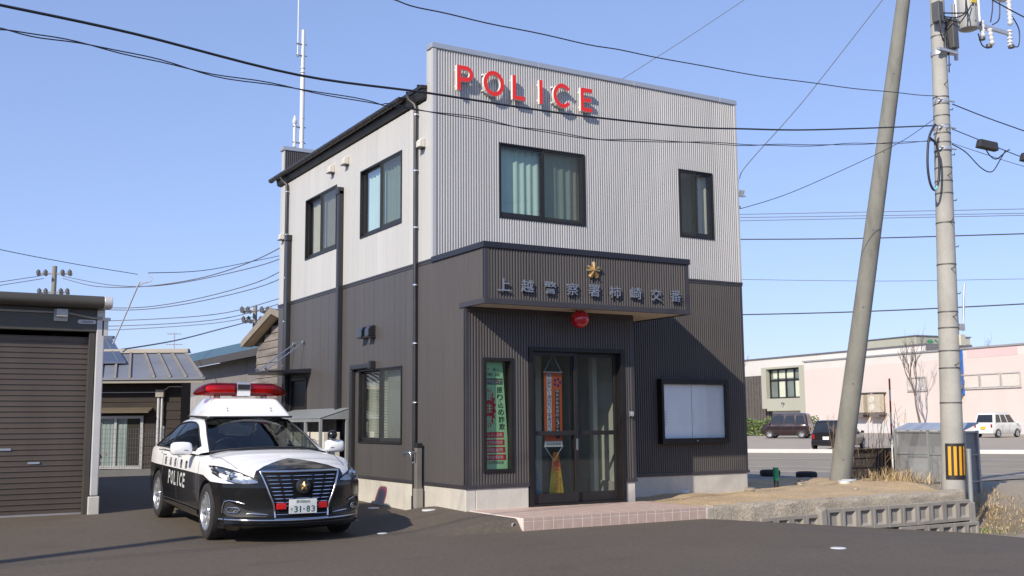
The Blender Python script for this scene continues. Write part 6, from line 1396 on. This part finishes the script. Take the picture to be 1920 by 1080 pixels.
# bare trees
m_bark = M('bare_bark', (.16,.125,.105), .9, var=.25, scale=4)
def bare_tree(lab, x, y, h, seed, trunks, spread=.5, r0=.11):
    t = thing('bare_tree', lab, 'tree', (x,y,hz(x,y))); rg = random.Random(seed); tk, cr = MB(), MB()
    def grow(mb, p, d, L, r, lev):
        pts = [p]; q = p
        for k in range(4): d = (d+Vector((rg.gauss(0,.1),rg.gauss(0,.1),.07))).normalized(); q = q+d*L/4; pts.append(q)
        mb.tube(pts, [r*(1-.13*k) for k in range(5)], 6 if lev < 2 else 4)
        if lev < 5:
            for k in range(3 if lev < 4 else 2):
                i = rg.choice((2,3,4)) if lev else rg.choice((3,4,4)); a = rg.uniform(0,2*pi); side = Vector((cos(a),sin(a),rg.uniform(.1,.6))).normalized(); grow(cr, pts[i], (d+side*spread*1.1).normalized(), L*rg.uniform(.55,.75), r*.55, lev+1)
    for dx, dy, tx, ty in trunks: grow(tk, Vector((x+dx,y+dy,hz(x,y)-.1)), Vector((tx,ty,1)).normalized(), h*.42, r0, 0)
    tk.build('trunk', m_bark, t, smooth=60); cr.build('crown', m_bark, t, smooth=60)
bare_tree('bare winter tree in front of the pink wall beside the snow marker pole', 68.6,45.2,8.2,3,[(-.5,.3,.05,-.02),(.6,-.4,.22,-.12)],.42,.13)
bare_tree('bare winter tree at the far corner by the police building edge', 60,58.6,8.6,11,[(0,0,-.1,0),(.3,.2,.15,.05)],.6,.10)
# ---------------------------------------------------------------- old wooden house behind the garage
a_ = Vector((-.8606,.5093,0)); bk = Vector((.5093,.8606,0)); O_ = Vector((-.5,13.4,.05))
FH = lambda u, d, z: tuple(O_+a_*u-bk*d+Vector((0,0,z)))       # u leftwards, d towards the viewer
m_plank = M('shade_dark_plank', (.03,.022,.017), .85, var=.4, scale=2.2, stretch=(.6,.6,5), bump=.6, bscale=25); m_tin = M('blue_grey_tin', (.17,.185,.215), .6, .05, var=.12, scale=1.5); m_tin2 = M('faded_batten', (.27,.24,.2), .5, .2); m_slate = M('slate_blue_roof', (.075,.1,.16), .45, .1, var=.15, scale=2)  # dark timber, its colour taken darker still to hold the garage's shade
ho = thing('wooden_house', 'old dark timber house with a ribbed tin roof behind the garage', 'house', FH(3,-2,0))
b = MB(); b.fb(FH,0,7.5,-.8,-.03,-.3,2.42); 
for k in range(11):
    z = -.1+k*.222; 
    for u0, u1, skip in ((0,.93,0),(.93,2.1,1),(2.1,7.4,0)):
        if skip and z < 1.55: continue
        b.hexa([FH(u0,.0,z),FH(u1,.0,z),FH(u1,-.029,z),FH(u0,-.029,z),FH(u0,-.018,z+.215),FH(u1,-.018,z+.215),FH(u1,-.03,z+.215),FH(u0,-.03,z+.215)])
b.build('wall', m_plank, ho)
b = MB(); b.hexa([FH(-.72,.5,2.44),FH(7.8,.5,2.44),FH(7.8,-1.25,3.2),FH(.28,-1.25,3.2),FH(-.75,.5,2.49),FH(7.8,.5,2.49),FH(7.8,-1.25,3.25),FH(.27,-1.25,3.25)]); b.hexa([FH(.3,-1.25,3.2),FH(7.8,-1.25,3.2),FH(7.8,-1.6,2.5),FH(.3,-1.6,2.5),FH(.3,-1.25,3.25),FH(7.8,-1.25,3.25),FH(7.8,-1.66,2.5),FH(.3,-1.66,2.5)]); rf = b.build('roof', m_tin, ho)
b = MB()
for k in range(21):
    u = .33+k*.36; u2 = -.66+k*.40 if k < 4 else u-.62+k*.0
    b.hexa([FH(u2-.03,.51,2.492),FH(u2+.03,.51,2.492),FH(u+.03,-1.24,3.252),FH(u-.03,-1.24,3.252),FH(u2-.03,.51,2.54),FH(u2+.03,.51,2.54),FH(u+.03,-1.24,3.3),FH(u-.03,-1.24,3.3)])
b.hexa([FH(.2,-1.1,3.22),FH(7.8,-1.1,3.22),FH(7.8,-1.4,3.22),FH(.2,-1.4,3.22),FH(.22,-1.16,3.33),FH(7.8,-1.16,3.33),FH(7.8,-1.34,3.33),FH(.22,-1.34,3.33)]); b.build('batten', m_tin2, rf)
b = MB(); b.hexa([FH(-.7,.46,2.36),FH(7.8,.46,2.36),FH(7.8,.42,2.36),FH(-.7,.42,2.36),FH(-.7,.46,2.44),FH(7.8,.46,2.44),FH(7.8,.42,2.44),FH(-.7,.42,2.44)]); b.build('eave_board', m_tin2, ho)
b = MB(); b.hexa([FH(1.55,-.3,2.9),FH(8,-.3,2.9),FH(8,-2.3,3.68),FH(2.7,-2.3,3.68),FH(1.55,-.3,2.95),FH(8,-.3,2.95),FH(8,-2.3,3.73),FH(2.7,-2.3,3.73)]); b.fb(FH,2.65,8,-2.45,-2.25,3.70,3.78); b.build('upper_roof', m_slate, ho)
b = MB()
for k in range(5): u = 2.3+k*.9; b.hexa([FH(u-.55,-.3,2.955),FH(u-.53,-.3,2.955),FH(u+.6,-2.3,3.735),FH(u+.58,-2.3,3.735),FH(u-.55,-.3,2.97),FH(u-.53,-.3,2.97),FH(u+.6,-2.3,3.75),FH(u+.58,-2.3,3.75)])
b.build('seam', m_tin, ho)
m_alu = M('pale_aluminium', (.42,.42,.42), .4, .4)
b = MB()
for q in ((.93,1.0,.22,1.55),(2.03,2.1,.22,1.55),(1.0,2.03,1.48,1.55),(1.0,2.03,.22,.30),(1.6,1.66,.30,1.48)): b.fb(FH,q[0],q[1],-.03,.03,q[2],q[3])
wn = b.build('window', m_alu, ho); b = MB(); b.add([FH(1.0,-.01,.3),FH(2.03,-.01,.3),FH(2.03,-.01,1.48),FH(1.0,-.01,1.48)], [(0,1,2,3)]); b.build('pane', m_glass, wn)
b = MB(); us = frange(1.35,2.03,.02); b.grid([[FH(u,-.022+.006*sin(u*60),z) for u in us] for z in (.3,1.48)]); b.build('curtain', M('grey_curtain', (.3,.33,.33), .9), wn)
b = MB(); b.hexa([FH(.7,.35,1.62),FH(2.2,.35,1.62),FH(2.2,-.0,1.72),FH(.7,.0,1.72),FH(.7,.35,1.66),FH(2.2,.35,1.66),FH(2.2,0,1.76),FH(.7,0,1.76)]); b.build('window_hood', M('hood_brown', (.12,.095,.06), .8), ho)
b = MB(); b.fb(FH,.40,.60,.03,.16,2.02,2.2); b.build('meter_box', M('box_beige', (.3,.28,.24), .6), ho); b = MB(); b.cyl(FH(.54,.08,2.02),FH(.54,.08,0),.035); b.cyl(FH(.45,.08,2.02),FH(.45,.08,0),.03); b.tube([FH(.5,.06,2.12),FH(.3,.05,2.28),FH(-.02,.04,2.28)],.015,6); b.tube([FH(.6,.05,2.14),FH(4,.05,2.14)],.012,6); b.build('conduit', M('pipe_pale', (.5,.5,.5), .4), ho, smooth=40)
rm = thing('roof_mast', 'thin leaning steel mast with a hooked top on the timber house roof', 'mast', (-1.75,15.1,3)); b = MB(); b.tube([(-1.88,15.2,3.5),(-1.36,14.72,5.12)],.022,8); b.tube(crom([(-1.36,14.72,5.12),(-1.25,14.64,5.1),(-1.12,14.57,5.13),(-1.08,14.55,5.22),(-1.14,14.58,5.28)],4),.014,6); b.tube([(-1.4,14.76,5.0),(-1.2,14.6,5.12)],.01,6); b.build('pole', m_steel, rm, smooth=50)
# mesh fence between the lots
fe = thing('mesh_fence', 'low grey wire mesh fence on a concrete footing in the garage shadow', 'fence', (-2.9,10.9,0)); b = MB(); FY = lambda u, d, z: (-5.2+u, 10.9-d, z+hz(-3,10.9))
for k in range(70): b.cyl(FY(k*.055,0,.16),FY(k*.055,0,1.05),.0045,n=4)
for k in range(9): b.cyl(FY(0,.006,.2+k*.105),FY(3.8,.006,.2+k*.105),.0045,n=4)
b.build('mesh', M('fence_wire', (.22,.23,.23), .5, .4), fe); b = MB()
for u in (.4,2.2,3.75): b.cyl(FY(u,-.03,.1),FY(u,-.03,1.1),.022,n=8)
b.build('post', m_gal, fe, smooth=40); b = MB(); b.fb(FY,-1,3.85,-.07,.07,-.1,.14); b.build('footing', M('footing_grey', (.25,.25,.24), .9), fe)
b = MB(); rg = random.Random(2)
for _ in range(500): c = Vector(FY(rg.gauss(2.05,.2),-.5+rg.gauss(0,.12),abs(rg.gauss(.35,.13)))); v1 = Vector((rg.gauss(0,1),rg.gauss(0,1),rg.gauss(0,1))).normalized()*.05; v2 = v1.orthogonal().normalized()*.03; b.add([c-v1,c+v2,c+v1,c-v2], [(0,1,2,3)])
b.cyl(FY(2.05,-.5,0),FY(2.05,-.5,.4),.015); o = b.build('shrub', M('reddish_leaf', (.14,.05,.035), .8, var=.3), None); tag(o, 'small reddish shrub behind the mesh fence', 'shrub')
# ---------------------------------------------------------------- grey house with a blue roof
gh = thing('grey_house', 'grey rendered house with a long blue-green tiled roof', 'house', (4,23,0)); m_grey = M('grey_render', (.2,.19,.185), .85, var=.08, scale=1.5, bump=.3)
b = MB(); b.box(3.6,10,14.5,33,0,3.6); b.box(3.594,3.599,17.5,17.53,0,3.4,0); b.box(3.59,3.5995,21.6,21.66,0,3.5); b.build('wall', m_grey, gh)
b = MB(); b.hexa([(3.05,14.0,3.55),(3.05,28.0,3.55),(4.2,32.6,4.15),(4.4,14.0,4.15),(3.0,14.0,3.72),(3.0,28.0,3.68),(4.2,32.6,4.36),(4.2,14.0,4.3)]); b.hexa([(4.2,14,4.14),(4.2,32.6,4.2),(11,32.6,3.5),(11,14,3.5),(4.2,14,4.3),(4.2,32.6,4.36),(11,32.6,3.7),(11,14,3.7)]); b.build('roof', M('blue_green_tile', (.06,.12,.15), .5, var=.2, scale=6, stretch=(1,.3,1)), gh)
b = MB(); b.box(2.98,3.02,14,28,3.5,3.74); b.build('eave_board', M('eave_dark', (.06,.055,.055), .7), gh)
b = MB(); b.hexa([(2.9,16.5,-.1),(3.0,16.5,-.1),(3.0,31,-.1),(2.9,31,-.1),(2.9,16.5,2.75),(3.0,16.5,2.75),(3.0,31,2.2),(2.9,31,2.2)]); gw_ = b.build('block_wall', M('block_grey', (.33,.32,.3), .9, var=.15, scale=3), None); tag(gw_, 'pale block wall below the blue-roofed house', 'wall')
# ---------------------------------------------------------------- house with weathered brown siding behind the station
bh = thing('clad_house', 'house with weathered brown clapboards and a deep gable soffit', 'house', (3,11,0)); m_clap = M('weathered_clapboard', (.2,.175,.155), .9, var=.35, scale=2.6, stretch=(.5,.5,3), bump=.5, bscale=20)
b = MB(); X = 1.2; cz = []
k = 0; z = 0
while z < 4.0:
    y1 = 12.61-max(0,(z-3.2))*3.0; b.hexa([(X-.02,8.2,z),(X+.1,8.2,z),(X+.1,y1,z),(X-.02,y1,z),(X,8.2,z+.175),(X+.1,8.2,z+.175),(X+.1,y1,z+.175),(X,y1,z+.175)]); z += .18
b.box(X+.02,8,12.5,12.6,0,3.3); b.build('wall', m_clap, bh)
b = MB(); b.hexa([(.93,12.95,3.38),(7,12.95,3.38),(7,10.59,4.03),(.93,10.59,4.03),(.91,13.0,3.46),(7,13.0,3.46),(7,10.59,4.13),(.91,10.59,4.13)]); b.hexa([(.93,10.59,4.03),(7,10.59,4.03),(7,7.75,3.3),(.93,7.75,3.3),(.91,10.59,4.13),(7,10.59,4.13),(7,7.7,3.38),(.91,7.7,3.38)]); b.build('roof', M('roof_brown', (.14,.12,.115), .7), bh)
b = MB(); b.hexa([(.9,13.02,3.34),(.925,13.02,3.34),(.925,10.59,4.0),(.9,10.59,4.0),(.88,13.02,3.48),(.905,13.02,3.48),(.905,10.59,4.16),(.88,10.59,4.16)]); b.hexa([(.9,10.59,4.0),(.925,10.59,4.0),(.925,7.7,3.26),(.9,7.7,3.26),(.88,10.59,4.16),(.905,10.59,4.16),(.905,7.7,3.4),(.88,7.7,3.4)]); b.build('barge_board', M('barge_tan', (.3,.26,.21), .7), bh)
b = MB(); b.hexa([(.935,12.93,3.35),(1.17,12.93,3.35),(1.17,10.59,4.0),(.935,10.59,4.0),(.935,12.93,3.365),(1.17,12.93,3.365),(1.17,10.59,4.015),(.935,10.59,4.015)]); b.build('soffit', M('soffit_tan', (.5,.42,.3), .8), bh)
# far poles
def far_pole(lab, x, y, h, arms, r=.17):
    t = thing('utility_pole', lab, 'utility pole', (x,y,0)); b = MB(); b.cyl((x,y,-.2),(x,y,h),r,r*.75,n=10); b.build('shaft', m_pole2, t, smooth=50); b = MB(); e = MB()
    for z, L in arms:
        b.cyl(tuple(Vector((x,y,z))-rt*L),tuple(Vector((x,y,z))+rt*L),.05,n=6)
        for q in (-.9,-.5,.45,.85): c = Vector((x,y,z))+rt*L*q; e.lathe([(.05,0),(.11,.05),(.11,.13),(.05,.2),(0,.24)], c, (0,0,1), 8); e.cyl(tuple(c-Vector((0,0,.02))),tuple(c-Vector((fw.x,fw.y,0))*.5+rt*.25-Vector((0,0,.12))),.1,n=6)
    b.build('cross_arm', m_steel, t); e.build('insulator', m_band, t)
far_pole('far utility pole with two cross-arms standing beyond the garage roof', .40,45.9,9.75,[(9.35,.95),(8.35,.85)])
far_pole('far small utility pole beside the brown gable', 9.05,38.7,7.35,[(7.1,.75),(6.6,.65)],.14)
ta_ = thing('house_aerial', 'tiny television aerial far beyond the shed roof', 'aerial', (3.5,31.8,4)); b = MB(); c = Vector((3.5,31.8,3)); b.cyl(tuple(c),tuple(c+Vector((0,0,2.25))),.02,n=6)
for z, L in ((2.2,.3),(1.75,.35)): 
    b.cyl(tuple(c+Vector((0,0,z))-rt*L),tuple(c+Vector((0,0,z))+rt*L),.015,n=5)
    for q in (-.8,-.4,0,.4,.8): d = Vector((fw.x,fw.y,0))*.25; m0 = c+Vector((0,0,z))+rt*L*q; b.cyl(tuple(m0-d),tuple(m0+d),.01,n=4)
b.build('mast', m_steel, ta_)
# ---------------------------------------------------------------- unseen houses across the street, added to darken reflections in the station glass
def reflection_house(lab, x, y, w_, d_, h_, wall, roofc):
    t = thing('house', lab, 'house', (x,y,-.4)); b = MB(); b.box(x-w_/2,x+w_/2,y-d_,y,-.5,h_); b.build('wall', M('street_wall_%d' % int(x), wall, .85, var=.08, scale=.6), t)
    b = MB(); b.prism([(-d_/2-.6,h_),(d_/2+.6,h_),(0,h_+1.7)], lambda u, z: (x-w_/2-.5,y-d_/2+u,z), lambda u, z: (x+w_/2+.5,y-d_/2+u,z)); b.build('roof', M('street_roof_%d' % int(x), roofc, .6, var=.1), t)
    for k in range(int(w_//2.6)):
        for z in (1.0, 3.7):
            b = MB(); u = x-w_/2+1.4+k*2.6; b.box(u-.8,u+.8,y+.002,y+.06,z,z+1.2); wn = b.build('window', m_alu, t); b = MB(); b.box(u-.73,u+.73,y+.0605,y+.065,z+.07,z+1.13); b.build('pane', m_dkglass, wn)
reflection_house('unseen beige two-storey house with a brown roof, added across the street for reflections', 12, -41, 9, 8, 6.0, (.3,.27,.22), (.08,.06,.05))
reflection_house('unseen grey two-storey house with a black roof, added across the street for reflections', 23.5, -39, 10, 8, 5.8, (.22,.22,.22), (.04,.04,.045))
reflection_house('unseen white two-storey house with a blue roof, added across the street for reflections', 36, -42, 11, 8, 6.2, (.5,.5,.48), (.06,.08,.13))
reflection_house('unseen brown two-storey house with a grey roof, added across the street for reflections', 48.5, -38, 10, 9, 6.0, (.18,.13,.1), (.12,.12,.12))
